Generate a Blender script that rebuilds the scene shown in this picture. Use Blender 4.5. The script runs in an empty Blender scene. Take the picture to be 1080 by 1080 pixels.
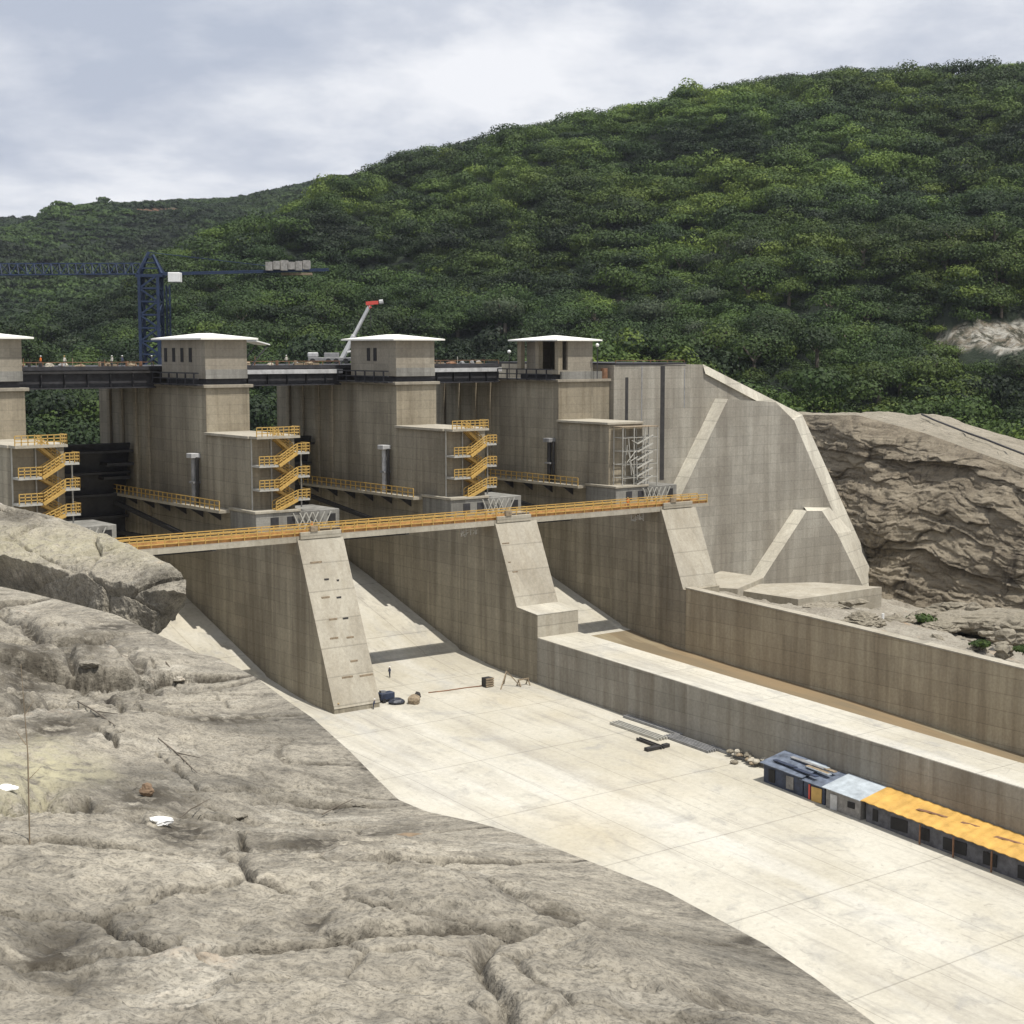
import bpy, bmesh, math, random
import numpy as np
from mathutils import Vector, Matrix
random.seed(7); RNG = np.random.default_rng(11)
sc = bpy.context.scene; COL = sc.collection
R = math.radians

# ------------------------------------------------------------------ frames
F_PX, PITCH, TH = 1669.365, .103, .658          # lens and dam axis angle
AX = Vector((math.cos(TH), math.sin(TH), 0)); DN = Vector((math.sin(TH), -math.cos(TH), 0)); ORG = Vector((-20.777, 152.165, 0))
def W(s, t, z): return ORG + AX*s + DN*t + Vector((0, 0, z))      # dam frame: s along the axis, t downstream
def ray(px, py):
    u, v = (px-540)/F_PX, -(py-540)/F_PX; c, s = math.cos(PITCH), math.sin(PITCH)
    return Vector((u, c+v*s, v*c-s))
def at(px, py, Y):
    r = ray(px, py); return r*(Y/r.y)
def on(px, py, kind, val):
    n = {'s': AX, 't': DN, 'z': Vector((0, 0, 1))}[kind]; r = ray(px, py)
    q = r*((val+ORG.dot(n))/r.dot(n))-ORG
    return q.dot(AX), q.dot(DN), q.z

# ------------------------------------------------------------------ numpy noise
_perm = RNG.permutation(4096)
def _h(ix, iy, iz, k=0):
    return (_perm[(_perm[(_perm[(ix+k*131) & 4095]+iy) & 4095]+iz) & 4095])/4095.0
def vnoise(x, y, z=None, k=0):
    if z is None: z = np.zeros_like(x)
    ix, iy, iz = np.floor(x).astype(int), np.floor(y).astype(int), np.floor(z).astype(int)
    fx, fy, fz = x-ix, y-iy, z-iz
    fx, fy, fz = fx*fx*(3-2*fx), fy*fy*(3-2*fy), fz*fz*(3-2*fz); r = 0
    for a in (0, 1):
        for b in (0, 1):
            for c in (0, 1):
                r = r+_h(ix+a, iy+b, iz+c, k)*(fx if a else 1-fx)*(fy if b else 1-fy)*(fz if c else 1-fz)
    return r*2-1
def fbm(x, y, z=None, o=5, k=0, ridged=False, g=.5):
    r, amp, tot = 0, 1., 0
    for i in range(o):
        f = 2.03**i
        n = vnoise(x*f+i*17.3, y*f+i*7.1, None if z is None else z*f, k+i)
        if ridged: n = 1-2*np.abs(n)
        r = r+n*amp; tot += amp; amp *= g
    return r/tot

def worley(x, y, k):
    ix, iy = np.floor(x).astype(int), np.floor(y).astype(int); d1 = np.full(x.shape, 9.); d2 = d1.copy(); cid = np.zeros(x.shape)
    for a in (-1, 0, 1):
        for b in (-1, 0, 1):
            cx, cy = ix+a, iy+b; px_, py_ = cx+_h(cx, cy, cx*0, k), cy+_h(cx, cy, cx*0, k+1); dd = np.hypot(x-px_, y-py_); r_ = _h(cx, cy, cx*0, k+2)
            nr = dd < d1; d2 = np.where(nr, d1, np.minimum(d2, dd)); cid = np.where(nr, r_, cid); d1 = np.where(nr, dd, d1)
    return d2-d1, cid

# ------------------------------------------------------------------ materials
def nodes(name):
    m = bpy.data.materials.new(name); m.use_nodes = True; nt = m.node_tree
    return m, nt, nt.nodes['Principled BSDF'], nt.links.new
def NN(nt, typ, **kw):
    n = nt.nodes.new(typ)
    for k, v in kw.items():
        if k in n.inputs: n.inputs[k].default_value = v
        else: setattr(n, k, v)
    return n
def ramp(nt, stops, interp='LINEAR'):
    n = nt.nodes.new('ShaderNodeValToRGB'); cr = n.color_ramp; cr.interpolation = interp
    while len(cr.elements) < len(stops): cr.elements.new(.5)
    for e, (p, c) in zip(cr.elements, stops):
        e.position = p; e.color = (c, c, c, 1) if isinstance(c, (int, float)) else (*c, 1)
    return n
def mix(nt, a, b, f, mode='MIX'):
    n = nt.nodes.new('ShaderNodeMix'); n.data_type = 'RGBA'; n.blend_type = mode
    L = nt.links.new
    for sock, v in ((n.inputs[0], f), (n.inputs[6], a), (n.inputs[7], b)):
        if isinstance(v, bpy.types.NodeSocket): L(v, sock)
        elif isinstance(v, (int, float)): sock.default_value = v if sock.type == 'VALUE' else (v, v, v, 1)
        else: sock.default_value = (*v, 1)
    return n.outputs[2]
def coords(nt, scale=(1, 1, 1), dam=True):
    g = NN(nt, 'ShaderNodeNewGeometry'); mp = NN(nt, 'ShaderNodeMapping'); mp.vector_type = 'POINT'
    if dam:
        m0 = NN(nt, 'ShaderNodeMapping'); m0.inputs['Rotation'].default_value = (0, 0, -TH)
        nt.links.new(g.outputs['Position'], m0.inputs['Vector']); nt.links.new(m0.outputs[0], mp.inputs['Vector'])
    else: nt.links.new(g.outputs['Position'], mp.inputs['Vector'])
    mp.inputs['Scale'].default_value = scale
    return mp.outputs[0]
def noise(nt, vec, scale, detail=4, rough=.55, dist=0):
    n = NN(nt, 'ShaderNodeTexNoise', Scale=scale, Detail=detail, Roughness=rough, Distortion=dist); nt.links.new(vec, n.inputs['Vector']); return n.outputs['Fac']
def bump(nt, b, h, strength, dist):
    n = NN(nt, 'ShaderNodeBump', Strength=strength, Distance=dist); nt.links.new(h, n.inputs['Height']); nt.links.new(n.outputs[0], b.inputs['Normal'])

def concrete(name, c1, c2, streak=.5, lift=1.2, stain=(.10, .08, .05), stain_amt=.35, rough=.9, hue=None):
    m, nt, b, L = nodes(name); b.inputs['Roughness'].default_value = rough
    p = coords(nt)
    base = mix(nt, c1, c2, ramp_of(nt, noise(nt, p, .12, 6, .6), .35, .65))
    v = coords(nt, (1, 1, .06)); st = ramp_of(nt, noise(nt, v, 1.1, 5, .65), .46, .64)
    v2 = coords(nt, (1, 1, .1)); st2 = ramp_of(nt, noise(nt, v2, .28, 4, .6), .45, .7)
    v3 = coords(nt, (1, 1, .05)); base = mix(nt, base, tuple(min(1, q*1.45) for q in c1), mul(nt, ramp_of(nt, noise(nt, v3, .9, 5, .6), .54, .68), streak*.55)); base = mix(nt, base, stain, mul(nt, st, streak*.72)); base = mix(nt, base, stain, mul(nt, st2, stain_amt))
    # casting lifts: each pour has its own tone, a thin dark joint between them
    sep = NN(nt, 'ShaderNodeSeparateXYZ'); L(p, sep.inputs[0])
    dv = NN(nt, 'ShaderNodeMath', operation='DIVIDE'); L(sep.outputs[2], dv.inputs[0]); dv.inputs[1].default_value = lift
    fl = NN(nt, 'ShaderNodeMath', operation='FLOOR'); L(dv.outputs[0], fl.inputs[0])
    fr = NN(nt, 'ShaderNodeMath', operation='FRACT'); L(dv.outputs[0], fr.inputs[0])
    ax = NN(nt, 'ShaderNodeMath', operation='ADD'); L(sep.outputs[0], ax.inputs[0]); L(sep.outputs[1], ax.inputs[1])
    px = NN(nt, 'ShaderNodeMath', operation='DIVIDE'); L(ax.outputs[0], px.inputs[0]); px.inputs[1].default_value = 3.1
    pf = NN(nt, 'ShaderNodeMath', operation='FLOOR'); L(px.outputs[0], pf.inputs[0]); pfr = NN(nt, 'ShaderNodeMath', operation='FRACT'); L(px.outputs[0], pfr.inputs[0])
    cb = NN(nt, 'ShaderNodeCombineXYZ'); L(fl.outputs[0], cb.inputs[0]); L(pf.outputs[0], cb.inputs[1])
    wn = NN(nt, 'ShaderNodeTexWhiteNoise'); wn.noise_dimensions = '3D'; L(cb.outputs[0], wn.inputs['Vector'])
    tone = ramp(nt, [(0, .91), (1, 1.06)]); L(wn.outputs['Value'], tone.inputs[0])
    base = mix(nt, base, tone.outputs[0], 1.0, 'MULTIPLY')
    j = ramp(nt, [(0, .55), (.06, 1)]); L(fr.outputs[0], j.inputs[0]); base = mix(nt, base, j.outputs[0], .8, 'MULTIPLY')
    j2 = ramp(nt, [(0, .8), (.02, 1)]); L(pfr.outputs[0], j2.inputs[0]); base = mix(nt, base, j2.outputs[0], .3, 'MULTIPLY')
    fine = ramp(nt, [(.3, .82), (.7, 1.1)]); L(noise(nt, p, 3.5, 6, .7), fine.inputs[0]); base = mix(nt, base, fine.outputs[0], 1, 'MULTIPLY')
    L(base, b.inputs['Base Color']); bump(nt, b, noise(nt, p, 2.2, 6, .65), .5, .06)
    return m
def ramp_of(nt, s, a, b):
    r = ramp(nt, [(a, 0), (b, 1)]); nt.links.new(s, r.inputs[0]); return r.outputs[0]
def mul(nt, s, k):
    n = NN(nt, 'ShaderNodeMath', operation='MULTIPLY'); nt.links.new(s, n.inputs[0]); n.inputs[1].default_value = k; return n.outputs[0]
def plain(name, c, rough=.6, metal=0, var=.25, sc_=1.5):
    m, nt, b, L = nodes(name); b.inputs['Roughness'].default_value = rough; b.inputs['Metallic'].default_value = metal
    p = coords(nt); d = tuple(x*(1-var) for x in c); u = tuple(min(1, x*(1+var)) for x in c)
    L(mix(nt, d, u, ramp_of(nt, noise(nt, p, sc_, 6, .65), .3, .7)), b.inputs['Base Color'])
    return m

M = {}
M['pier'] = concrete('pier_concrete', (.345, .31, .235), (.265, .237, .182), .62, 1.25, (.115, .095, .065), .6)
M['tower'] = concrete('tower_concrete', (.32, .28, .205), (.25, .215, .155), .6, 1.0, (.11, .085, .05), .35)
M['cabin'] = concrete('cabin_concrete', (.30, .27, .215), (.25, .225, .175), .4, .9, (.13, .10, .07), .25)
M['nose'] = concrete('nose_concrete', (.40, .37, .30), (.34, .31, .25), .35, 2.6, (.19, .155, .10), .3)
M['wall'] = concrete('wall_concrete', (.45, .395, .28), (.36, .315, .23), .45, 1.6, (.15, .11, .065), .5)
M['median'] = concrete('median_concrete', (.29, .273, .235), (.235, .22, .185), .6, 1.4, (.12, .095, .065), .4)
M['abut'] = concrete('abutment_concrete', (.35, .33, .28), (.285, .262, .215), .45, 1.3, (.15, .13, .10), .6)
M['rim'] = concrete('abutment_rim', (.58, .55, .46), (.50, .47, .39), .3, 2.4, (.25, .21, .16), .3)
M['roof'] = plain('roof_membrane', (.80, .79, .73), .6, 0, .05)
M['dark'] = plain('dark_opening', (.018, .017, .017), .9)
M['steel'] = plain('dark_girder_steel', (.030, .029, .032), .7, 0, .5)
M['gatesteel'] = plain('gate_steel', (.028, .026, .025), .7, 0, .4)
M['grey'] = plain('grey_steel', (.22, .22, .22), .6, 0, .3)
M['light'] = plain('light_beam', (.42, .42, .42), .7, 0, .25)
M['galv'] = plain('galvanised_tube', (.38, .37, .33), .5, 0, .2)
M['yellow'] = plain('safety_yellow', (.45, .29, .08), .65, 0, .2, 3)
M['orange'] = plain('rusty_orange_plank', (.40, .225, .08), .8, 0, .4, 1.5)
M['blue'] = plain('crane_blue', (.010, .024, .062), .6, 0, .3)
M['white'] = plain('white_paint', (.72, .72, .70), .5, 0, .08)
M['red'] = plain('red_paint', (.55, .07, .05), .5, 0, .15)
M['wood'] = plain('grey_timber', (.23, .18, .12), .85, 0, .4, 4)
M['rubble'] = plain('concrete_rubble', (.36, .33, .27), .95, 0, .4, 3)
M['navy'] = plain('navy_panel', (.028, .038, .068), .6, 0, .5, 2)
M['cabinwall'] = plain('shed_grey_wall', (.20, .19, .18), .7, 0, .4, 2)
M['tarp'] = plain('blue_black_tarp', (.022, .026, .038), .5, 0, .5, 3)
M['rubber'] = plain('black_rubber', (.02, .02, .02), .8)
M['ochre'] = plain('ochre_door', (.50, .32, .10), .7, 0, .2)
M['rail_rust'] = plain('rusty_brown', (.19, .10, .055), .85, 0, .4)
M['box'] = concrete('platform_concrete', (.27, .262, .235), (.20, .195, .175), .7, .55, (.08, .075, .065), .5)

def floor_mat():
    m, nt, b, L = nodes('chute_floor_concrete'); b.inputs['Roughness'].default_value = .9
    p = coords(nt); v = coords(nt, (1, .10, 1))
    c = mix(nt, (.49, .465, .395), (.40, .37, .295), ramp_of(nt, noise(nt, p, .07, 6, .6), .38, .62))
    c = mix(nt, c, (.27, .25, .215), mul(nt, ramp_of(nt, noise(nt, v, .30, 6, .7), .50, .76), .8))
    c = mix(nt, c, (.30, .29, .26), mul(nt, ramp_of(nt, noise(nt, p, .25, 8, .7, .6), .54, .68), .75))
    c = mix(nt, c, (.55, .54, .50), mul(nt, ramp_of(nt, noise(nt, v, .16, 5, .6), .52, .70), .5))
    c = mix(nt, c, (.22, .205, .18), mul(nt, ramp_of(nt, noise(nt, coords(nt, (1, .03, 1)), 1.6, 4, .6), .60, .68), .35))
    c = mix(nt, c, (.25, .235, .205), mul(nt, ramp_of(nt, noise(nt, p, .9, 8, .7, 1.2), .58, .66), .45))
    c = mix(nt, c, (.44, .37, .24), mul(nt, ramp_of(nt, noise(nt, p, .045, 4, .5), .56, .68), .3))
    sep = NN(nt, 'ShaderNodeSeparateXYZ'); L(p, sep.inputs[0])
    for k, per in ((0, 8.0), (1, 12.0)):
        d = NN(nt, 'ShaderNodeMath', operation='DIVIDE'); L(sep.outputs[k], d.inputs[0]); d.inputs[1].default_value = per
        fr = NN(nt, 'ShaderNodeMath', operation='FRACT'); L(d.outputs[0], fr.inputs[0])
        j = ramp(nt, [(0, .5), (.014, 1)]); L(fr.outputs[0], j.inputs[0]); c = mix(nt, c, j.outputs[0], .85, 'MULTIPLY')
    f = ramp(nt, [(.25, .82), (.75, 1.1)]); L(noise(nt, p, 2.2, 8, .75), f.inputs[0]); c = mix(nt, c, f.outputs[0], 1, 'MULTIPLY')
    L(c, b.inputs['Base Color']); bump(nt, b, noise(nt, p, 1.4, 6, .65), .35, .05)
    return m
M['floor'] = floor_mat()
def mud_mat():
    m, nt, b, L = nodes('muddy_silt'); b.inputs['Roughness'].default_value = .75
    p = coords(nt, (1, .2, 1))
    c = mix(nt, (.215, .155, .085), (.16, .125, .075), ramp_of(nt, noise(nt, p, .35, 6, .6), .4, .62))
    c = mix(nt, c, (.36, .31, .20), mul(nt, ramp_of(nt, noise(nt, p, .2, 4, .6), .55, .7), .7))
    L(c, b.inputs['Base Color']); bump(nt, b, noise(nt, p, 1.5, 4), .2, .05); return m
M['mud'] = mud_mat()
def rock_mat(name, cols, sc_=1., crack=(.04, .032, .025), patch=None, strata=0., bscale=1., bd=.1, vor=True):
    m, nt, b, L = nodes(name); b.inputs['Roughness'].default_value = .95
    p = coords(nt, (1, 1, 1), False)
    c = mix(nt, cols[0], cols[1], ramp_of(nt, noise(nt, p, .35*sc_, 8, .65, .4), .38, .62))
    c = mix(nt, c, cols[2], mul(nt, ramp_of(nt, noise(nt, p, 1.3*sc_, 8, .7, .8), .5, .66), .75))
    if patch: c = mix(nt, c, patch, mul(nt, ramp_of(nt, noise(nt, p, .22*sc_, 5, .6, .2), .6, .68), .8))
    h = noise(nt, p, 6*sc_, 10, .75)
    f = ramp(nt, [(.28, .42), (.5, .95), (.75, 1.22)]); L(h, f.inputs[0]); c = mix(nt, c, f.outputs[0], 1, 'MULTIPLY')
    f2 = ramp(nt, [(.3, .6), (.6, 1.05)]); L(noise(nt, p, 28*sc_, 6, .8), f2.inputs[0]); c = mix(nt, c, f2.outputs[0], .85, 'MULTIPLY')
    if vor:
        pw = mix(nt, p, NN_noisecol(nt, p, .9*sc_), .22, 'ADD')
        vo = NN(nt, 'ShaderNodeTexVoronoi', Scale=.55*sc_); vo.feature = 'DISTANCE_TO_EDGE'; L(pw, vo.inputs['Vector'])
        e = ramp(nt, [(.0, 1), (.022, 0)]); L(vo.outputs['Distance'], e.inputs[0])
        msk = ramp_of(nt, noise(nt, p, .7*sc_, 3), .48, .6)
        mm = NN(nt, 'ShaderNodeMath', operation='MULTIPLY'); L(e.outputs[0], mm.inputs[0]); L(msk, mm.inputs[1])
        c = mix(nt, c, crack, mul(nt, mm.outputs[0], .8))
    if strata:
        sp = coords(nt, (.12, .12, 1.3), False); s_ = ramp_of(nt, noise(nt, sp, 1.1*sc_, 7, .7, .5), .42, .62)
        c = mix(nt, c, cols[3], mul(nt, s_, strata))
        vp = coords(nt, (1, 1, .16), False); s2 = ramp_of(nt, noise(nt, vp, .55*sc_, 6, .7), .56, .68)
        c = mix(nt, c, crack, mul(nt, s2, .8))
    L(c, b.inputs['Base Color']); bump(nt, b, noise(nt, p, 4*sc_, 12, .78), 1., bd*bscale); return m
def fg_rock_mat():
    m, nt, b, L = nodes('foreground_rock'); b.inputs['Roughness'].default_value = .97
    p = coords(nt, (1, 1, 1), False)
    c = mix(nt, (.30, .272, .218), (.215, .195, .157), ramp_of(nt, noise(nt, p, .5, 9, .7, .5), .38, .62))
    c = mix(nt, c, (.15, .135, .108), mul(nt, ramp_of(nt, noise(nt, p, 1.1, 7, .62, .6), .54, .64), .75))
    c = mix(nt, c, (.37, .345, .29), mul(nt, ramp_of(nt, noise(nt, p, .8, 6, .6, .3), .56, .66), .7))
    c = mix(nt, c, (.33, .24, .16), mul(nt, ramp_of(nt, noise(nt, p, .8, 7, .7, .3), .62, .7), .5))
    for sc_, lo, w in ((.28, .62, 1.), (2.3, .82, 1.), (7, .74, 1.), (20, .66, .9), (48, .55, .8)):
        f = ramp(nt, [(.33, lo), (.47, 1.0), (.70, 1.12)]); L(noise(nt, p, sc_, 2, .5), f.inputs[0]); c = mix(nt, c, f.outputs[0], w, 'MULTIPLY')
    for nm, col in (('moss_shade', (.05, .042, .03)), ('lichen_light', (.38, .35, .235))):  # crevice shade and moss share the dark colour; lichen and lit ledge the pale
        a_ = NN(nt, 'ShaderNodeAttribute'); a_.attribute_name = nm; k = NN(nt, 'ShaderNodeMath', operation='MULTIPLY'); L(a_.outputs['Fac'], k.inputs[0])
        r_ = ramp_of(nt, noise(nt, p, 4, 6, .65), .34 if nm == 'moss_shade' else .36, .52); L(r_, k.inputs[1]); c = mix(nt, c, col, k.outputs[0])
    L(c, b.inputs['Base Color'])
    b1 = NN(nt, 'ShaderNodeBump', Strength=1., Distance=.08); L(noise(nt, p, 5, 6, .55), b1.inputs['Height'])
    b2 = NN(nt, 'ShaderNodeBump', Strength=.9, Distance=.025); L(noise(nt, p, 26, 4, .55), b2.inputs['Height']); L(b1.outputs[0], b2.inputs['Normal']); L(b2.outputs[0], b.inputs['Normal'])
    return m
def NN_noisecol(nt, p, s):
    n = NN(nt, 'ShaderNodeTexNoise', Scale=s, Detail=5.); nt.links.new(p, n.inputs['Vector']); return n.outputs['Color']
M['rock'] = fg_rock_mat()
M['cliff'] = rock_mat('excavated_cliff', [(.34, .285, .205), (.26, .215, .15), (.15, .12, .085), (.50, .43, .32)], .45, crack=(.04, .03, .02), strata=.7, bd=.9)
M['palerock'] = rock_mat('pale_bench_rock', [(.36, .32, .25), (.27, .24, .18), (.17, .15, .11)], .5, bd=.3)
M['gravel'] = rock_mat('gravel_ground', [(.36, .33, .27), (.28, .25, .20), (.20, .175, .135)], .6, patch=(.42, .27, .15), bd=.2, vor=False)

def leaf_mat(name, cols, objvar=True):
    m, nt, b, L = nodes(name); b.inputs['Roughness'].default_value = .65
    b.inputs['Specular IOR Level'].default_value = .25
    at_ = NN(nt, 'ShaderNodeAttribute'); at_.attribute_name = 'tint'
    r = ramp(nt, [(i/(len(cols)-1), c) for i, c in enumerate(cols)]); L(at_.outputs['Fac'], r.inputs[0])
    c = r.outputs[0]
    p = coords(nt, (1, 1, 1), False); f = ramp(nt, [(.36, .5), (.64, 1.4)]); L(noise(nt, p, .011, 5, .6), f.inputs[0])
    c = mix(nt, c, f.outputs[0], 1, 'MULTIPLY'); L(c, b.inputs['Base Color'])
    tr = NN(nt, 'ShaderNodeBsdfTranslucent'); L(c, tr.inputs['Color']); ms = NN(nt, 'ShaderNodeMixShader'); ms.inputs[0].default_value = .2
    L(b.outputs[0], ms.inputs[1]); L(tr.outputs[0], ms.inputs[2]); L(ms.outputs[0], nt.nodes['Material Output'].inputs['Surface'])
    return m
GREENS = [(.010, .021, .007), (.023, .044, .010), (.044, .077, .013), (.076, .118, .018), (.125, .172, .026)]
M['leaf'] = leaf_mat('forest_foliage', GREENS)
M['leaf_dark'] = leaf_mat('dark_foliage', [(.013, .027, .009), (.028, .052, .013), (.046, .076, .016)])
M['leaf_mid'] = leaf_mat('mid_foliage', [(.022, .044, .010), (.046, .080, .015), (.075, .118, .019)])
M['leaf_bright'] = leaf_mat('bright_foliage', [(.028, .052, .011), (.058, .092, .015), (.095, .135, .023)])
M['leaf_grey'] = leaf_mat('greyish_foliage', [(.022, .034, .018), (.045, .062, .03), (.075, .09, .045)])
M['bark'] = plain('bark', (.12, .10, .075), .9)
def hill_mat():
    m, nt, b, L = nodes('hill_ground'); b.inputs['Roughness'].default_value = 1
    p = coords(nt, (1, 1, 1), False)
    c = mix(nt, (.008, .017, .007), (.018, .032, .011), ramp_of(nt, noise(nt, p, .03, 10, .75), .38, .62))
    at_ = NN(nt, 'ShaderNodeAttribute'); at_.attribute_name = 'scar'
    rk = mix(nt, (.54, .52, .46), (.24, .20, .14), ramp_of(nt, noise(nt, p, .11, 10, .8), .44, .56))
    rk = mix(nt, rk, (.05, .05, .03), ramp_of(nt, noise(nt, p, .2, 8, .75), .5, .6))
    c = mix(nt, c, rk, at_.outputs['Fac'])
    at2 = NN(nt, 'ShaderNodeAttribute'); at2.attribute_name = 'earth'
    c = mix(nt, c, (.24, .13, .08), at2.outputs['Fac'])
    L(c, b.inputs['Base Color']); bump(nt, b, noise(nt, p, .12, 8, .8), 1, 4); return m
M['hill'] = hill_mat()

# ------------------------------------------------------------------ builders
class MB:
    def __init__(s): s.v = []; s.f = []
    def add(s, vs, fs):
        n = len(s.v); s.v += [Vector(v) for v in vs]; s.f += [tuple(i+n for i in f) for f in fs]; return s
    def box(s, x0, x1, y0, y1, z0, z1):
        return s.add([(x, y, z) for z in (z0, z1) for y in (y0, y1) for x in (x0, x1)],
                     [(0, 2, 3, 1), (4, 5, 7, 6), (0, 1, 5, 4), (2, 6, 7, 3), (0, 4, 6, 2), (1, 3, 7, 5)])
    def tz(s, poly, s0, s1, s1b=None):                      # polygon in (t,z) swept along s
        n = len(poly)
        return s.add([(s0, t, z) for t, z in poly]+[(s1, t, z) for t, z in poly],
                     [tuple(range(n)), tuple(range(2*n-1, n-1, -1))]+[(i, (i+1) % n, n+(i+1) % n, n+i) for i in range(n)])
    def sz(s, poly, t0, t1):                                # polygon in (s,z) swept along t
        n = len(poly)
        return s.add([(a, t0, z) for a, z in poly]+[(a, t1, z) for a, z in poly],
                     [tuple(range(n)), tuple(range(2*n-1, n-1, -1))]+[(i, (i+1) % n, n+(i+1) % n, n+i) for i in range(n)])
    def bar(s, p, q, r, n=4, r2=None):
        p, q = Vector(p), Vector(q); d = (q-p)
        if d.length < 1e-6: return s
        d.normalize(); up = Vector((0, 0, 1)) if abs(d.z) < .95 else Vector((1, 0, 0))
        a = d.cross(up).normalized(); b = a.cross(d); r2 = r if r2 is None else r2
        vs = []
        for c, rr in ((p, r), (q, r2)):
            for i in range(n):
                an = 2*math.pi*(i+.5)/n; k = rr*(1.414 if n == 4 else 1); vs.append(c+a*math.cos(an)*k+b*math.sin(an)*k)
        return s.add(vs, [tuple(range(n))[::-1], tuple(range(n, 2*n))]+[(i, (i+1) % n, n+(i+1) % n, n+i) for i in range(n)])
    def blob(s, c, r, seed=0, rough=.25, sub=2):
        bm = bmesh.new(); bmesh.ops.create_icosphere(bm, subdivisions=sub, radius=1); rn = random.Random(seed)
        off = [rn.uniform(-1, 1) for _ in range(6)]
        vs = []
        for v in bm.verts:
            k = 1+rough*(math.sin(v.co.x*3+off[0]*5)+math.sin(v.co.y*4+off[1]*5)+math.sin(v.co.z*3.5+off[2]*5))/2+rn.uniform(-rough, rough)*.35
            vs.append(Vector(c)+Vector((v.co.x*r[0], v.co.y*r[1], v.co.z*r[2]))*k)
        fs = [tuple(v.index for v in f.verts) for f in bm.faces]; bm.free(); return s.add(vs, fs)
    def build(s, name, mat, parent=None, bev=0, smooth=False, dam=None):
        """verts are in dam coordinates (s,t,z); the parent's base is subtracted"""
        if dam is None: dam = parent.get('_dam', 1) if parent is not None else 1
        base = Vector(BASE[parent.name]) if parent is not None and parent.name in BASE else Vector((0, 0, 0))
        me = bpy.data.meshes.new(name); vs = [v-base for v in s.v]
        if dam: vs = [Vector((v.x, -v.y, v.z)) for v in vs]
        me.from_pydata(vs, [], s.f)
        bm = bmesh.new(); bm.from_mesh(me); bmesh.ops.recalc_face_normals(bm, faces=bm.faces)
        if bev: bmesh.ops.bevel(bm, geom=[e for e in bm.edges], offset=bev, segments=1, affect='EDGES', clamp_overlap=True)
        bm.to_mesh(me); bm.free(); me.materials.append(mat)
        if smooth:
            for p in me.polygons: p.use_smooth = True
        o = bpy.data.objects.new(name, me); COL.objects.link(o)
        if parent is not None: o.parent = parent; BASE[o.name] = tuple(base)
        elif dam:
            o.location = ORG; o.rotation_euler = (0, 0, TH)
        return o
BASE = {}
def tag(o, label=None, cat=None, group=None, kind=None):
    if label: o['label'] = label
    if cat: o['category'] = cat
    if group: o['group'] = group
    if kind: o['kind'] = kind
    return o
def thing(name, label, cat, base, group=None, dam=True):
    o = bpy.data.objects.new(name, None); COL.objects.link(o); o.empty_display_size = .5
    if dam: o.location = W(*base); o.rotation_euler = (0, 0, TH)
    else: o.location = base
    BASE[o.name] = tuple(base)
    if not dam: NODAM.add(o.name)
    return tag(o, label, cat, group)
NODAM = set()
_old_build = MB.build
def _b(s, name, mat, parent=None, bev=0, smooth=False, dam=None):
    if dam is None and parent is not None: dam = not (parent.name in NODAM)
    o = _old_build(s, name, mat, parent, bev, smooth, True if dam is None else dam)
    if parent is not None and parent.name in NODAM: NODAM.add(o.name)
    return o
MB.build = _b
def struct(o): return tag(o, kind='structure')
def copy_tree(o, parent=None):
    c = o.copy(); COL.objects.link(c); c.parent = parent
    for ch in list(o.children): copy_tree(ch, c)
    return c
def shift_copy(o, ds, label, dt=0, dz=0):
    c = copy_tree(o); c.location = Vector(o.location)+AX*ds+DN*dt+Vector((0, 0, dz)); c['label'] = label; return c

# ------------------------------------------------------------------ world, sun, camera
SUN = (AX*.07+DN*.40+Vector((0, 0, 1))).normalized()            # towards the sun, read from the walkway shadows
sun = bpy.data.lights.new('sun', 'SUN'); sun.energy = 3.9; sun.angle = R(.6); sun.color = (1, .955, .88)
so = bpy.data.objects.new('sun', sun); COL.objects.link(so); so.rotation_euler = SUN.to_track_quat('Z', 'Y').to_euler()
wd = bpy.data.worlds.new('World'); sc.world = wd; wd.use_nodes = True; nt = wd.node_tree; L = nt.links.new
bg = nt.nodes['Background']; bg.inputs['Strength'].default_value = .1
sky = NN(nt, 'ShaderNodeTexSky'); sky.sky_type = 'NISHITA'; sky.sun_disc = False
sky.sun_elevation = math.asin(SUN.z); sky.sun_rotation = math.atan2(SUN.x, SUN.y); sky.dust_density = 2.
tc = NN(nt, 'ShaderNodeTexCoord'); sp = NN(nt, 'ShaderNodeSeparateXYZ'); L(tc.outputs['Generated'], sp.inputs[0])
# cloud layer coordinates: direction projected on a flat ceiling so that clouds flatten toward the horizon
zz = NN(nt, 'ShaderNodeMath', operation='MAXIMUM'); L(sp.outputs[2], zz.inputs[0]); zz.inputs[1].default_value = 0
za = NN(nt, 'ShaderNodeMath', operation='ADD'); L(zz.outputs[0], za.inputs[0]); za.inputs[1].default_value = .26
dx = NN(nt, 'ShaderNodeMath', operation='DIVIDE'); L(sp.outputs[0], dx.inputs[0]); L(za.outputs[0], dx.inputs[1])
dy = NN(nt, 'ShaderNodeMath', operation='DIVIDE'); L(sp.outputs[1], dy.inputs[0]); L(za.outputs[0], dy.inputs[1])
cb = NN(nt, 'ShaderNodeCombineXYZ'); L(dx.outputs[0], cb.inputs[0]); L(dy.outputs[0], cb.inputs[1]); L(sp.outputs[2], cb.inputs[2])
n1 = noise(nt, cb.outputs[0], 2.1, 8, .58, .12); n2 = noise(nt, cb.outputs[0], .55, 5, .5)
cl = ramp(nt, [(.36, (3.9, 4.3, 5.15)), (.47, (5.1, 5.4, 6.05)), (.54, (6.3, 6.5, 6.95)), (.62, (7.3, 7.4, 7.7))]); L(n1, cl.inputs[0])
cov = ramp(nt, [(.25, .86), (.5, 1)]); L(n2, cov.inputs[0])
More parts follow.
